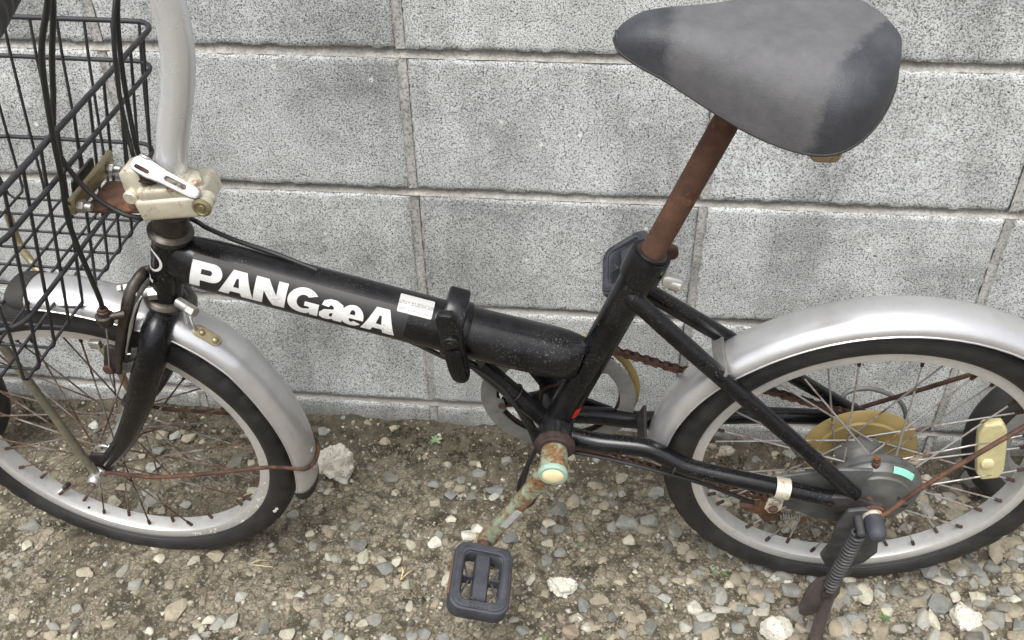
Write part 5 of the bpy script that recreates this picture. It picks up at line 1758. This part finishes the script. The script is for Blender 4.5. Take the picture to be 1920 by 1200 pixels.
# moss: low dark tufts along the wall foot and in patches
rnd = random.Random(21)
vs, fs = [], []
def blade(x, y, z, h, w, lean):
    a = rnd.uniform(0, 6.283)
    dx, dy = math.cos(a), math.sin(a)
    b = rnd.uniform(0, 6.283)
    tx, ty = math.cos(b) * lean * h, math.sin(b) * lean * h
    o = len(vs)
    vs.extend([(x - dx * w, y - dy * w, z - .001), (x + dx * w, y + dy * w, z - .001), (x + tx * .5 + dx * w * .7, y + ty * .5 + dy * w * .7, z + h * .6), (x + tx, y + ty, z + h)])
    fs.extend([(o, o + 1, o + 2), (o, o + 2, o + 3)])
patches = []
for k in range(90):
    x = rnd.uniform(-.4, 1.5)
    patches.append((x, -rnd.random() ** 1.6 * .07 - .004, rnd.uniform(.018, .05), rnd.uniform(.008, .020), 1))
for x, y in ((.33, -.06), (.40, -.045), (.36, -.035), (.46, -.07), (.50, -.045), (.545, -.06), (.58, -.05)):
    patches.append((x, y, .035, .018, 1.6))
for x, y in ((.66, -.27), (.23, -.33), (.16, -.42), (.43, -.34), (.72, -.36), (.80, -.30), (-.15, -.25), (.53, -.27), (.86, -.27), (1.05, -.34), (.45, -.20), (.38, -.31)):
    patches.append((x, y, .022, .014, .8))
for px, py, rx, ry, dn in patches:
    for k in range(int(170 * dn)):
        a, q = rnd.uniform(0, 6.283), math.sqrt(rnd.random())
        x, y = px + math.cos(a) * q * rx, py + math.sin(a) * q * ry
        if y > -.002: continue
        if noise.noise(Vector((x * 60, y * 60, 3))) < -.05: continue
        blade(x, y, gh(x, y), rnd.uniform(.002, .0055), .0009, .9)
me = bpy.data.meshes.new('moss')
me.from_pydata(vs, [], fs)
me.materials.append(M['moss'])
moss = bpy.data.objects.new('moss', me)
COL.objects.link(moss)
tag(moss, 'dark moss growing along the wall foot and in dirt patches', 'moss', kind='stuff')

# tiny seedlings: rosettes of a few leaves
def weed(x, y, s, mat, label):
    g = G()
    n = rnd.randint(5, 8)
    for k in range(n):
        a = 6.283 * k / n + rnd.uniform(-.3, .3)
        L_ = s * rnd.uniform(.6, 1.1)
        d = Vector((math.cos(a), math.sin(a), 0)); p_ = Vector((-d.y, d.x, 0))
        h = rnd.uniform(.25, .7) * L_
        pts = [Vector((0, 0, 0)), d * L_ * .35 + p_ * L_ * .2 + Vector((0, 0, h * .6)), d * L_ * .8 + p_ * L_ * .22 + Vector((0, 0, h)), d * L_ + Vector((0, 0, h * .9)), d * L_ * .8 - p_ * L_ * .22 + Vector((0, 0, h)), d * L_ * .35 - p_ * L_ * .2 + Vector((0, 0, h * .6))]
        g.add(pts, [(0, 1, 2, 3), (0, 3, 4, 5)])
    o = g.obj('seedling', mat, smooth=False)
    o.location = (x, y, gh(x, y))
    return tag(o, label, 'weed')
weed(.408, -.036, .012, 'weed_pale', 'pale green seedling at the wall foot below the folding hinge')
weed(.655, -.229, .006, 'weed_green', 'tiny green seedling in the dirt right of the crank')
weed(.862, -.268, .007, 'weed_green', 'tiny green seedling left of the rear tyre among grey stones')
weed(.846, -.262, .007, 'weed_pale', 'faint seedling just left of the greener one by the rear tyre')
weed(1.072, -.318, .010, 'weed_green', 'small green seedling in the gravel right of the stand foot')
weed(.615, -.392, .009, 'weed_green', 'small green seedling at the bottom edge below the white stone')
# dry stalks
def straw(x, y, L_, a, label):
    g = G()
    for k in range(3):
        b = a + rnd.uniform(-.5, .5)
        l2 = L_ * rnd.uniform(.5, 1)
        g.tube([(0, 0, .001), (math.cos(b) * l2 * .5, math.sin(b) * l2 * .5, .005 + .002 * k), (math.cos(b + .2) * l2, math.sin(b + .2) * l2, .002)], .0007, 5, smooth=3)
    o = g.obj('dry_grass', 'straw')
    o.location = (x, y, gh(x, y) + .002)
    return tag(o, label, 'dry grass')
straw(.178, -.305, .040, .2, 'dry straw coloured grass stalks on the dirt below the front tyre')
straw(.120, -.185, .050, -.2, 'thin dry stalk lying inside the front wheel')
straw(.405, -.315, .030, 1.2, 'bit of dry grass on the dirt left of the near pedal')
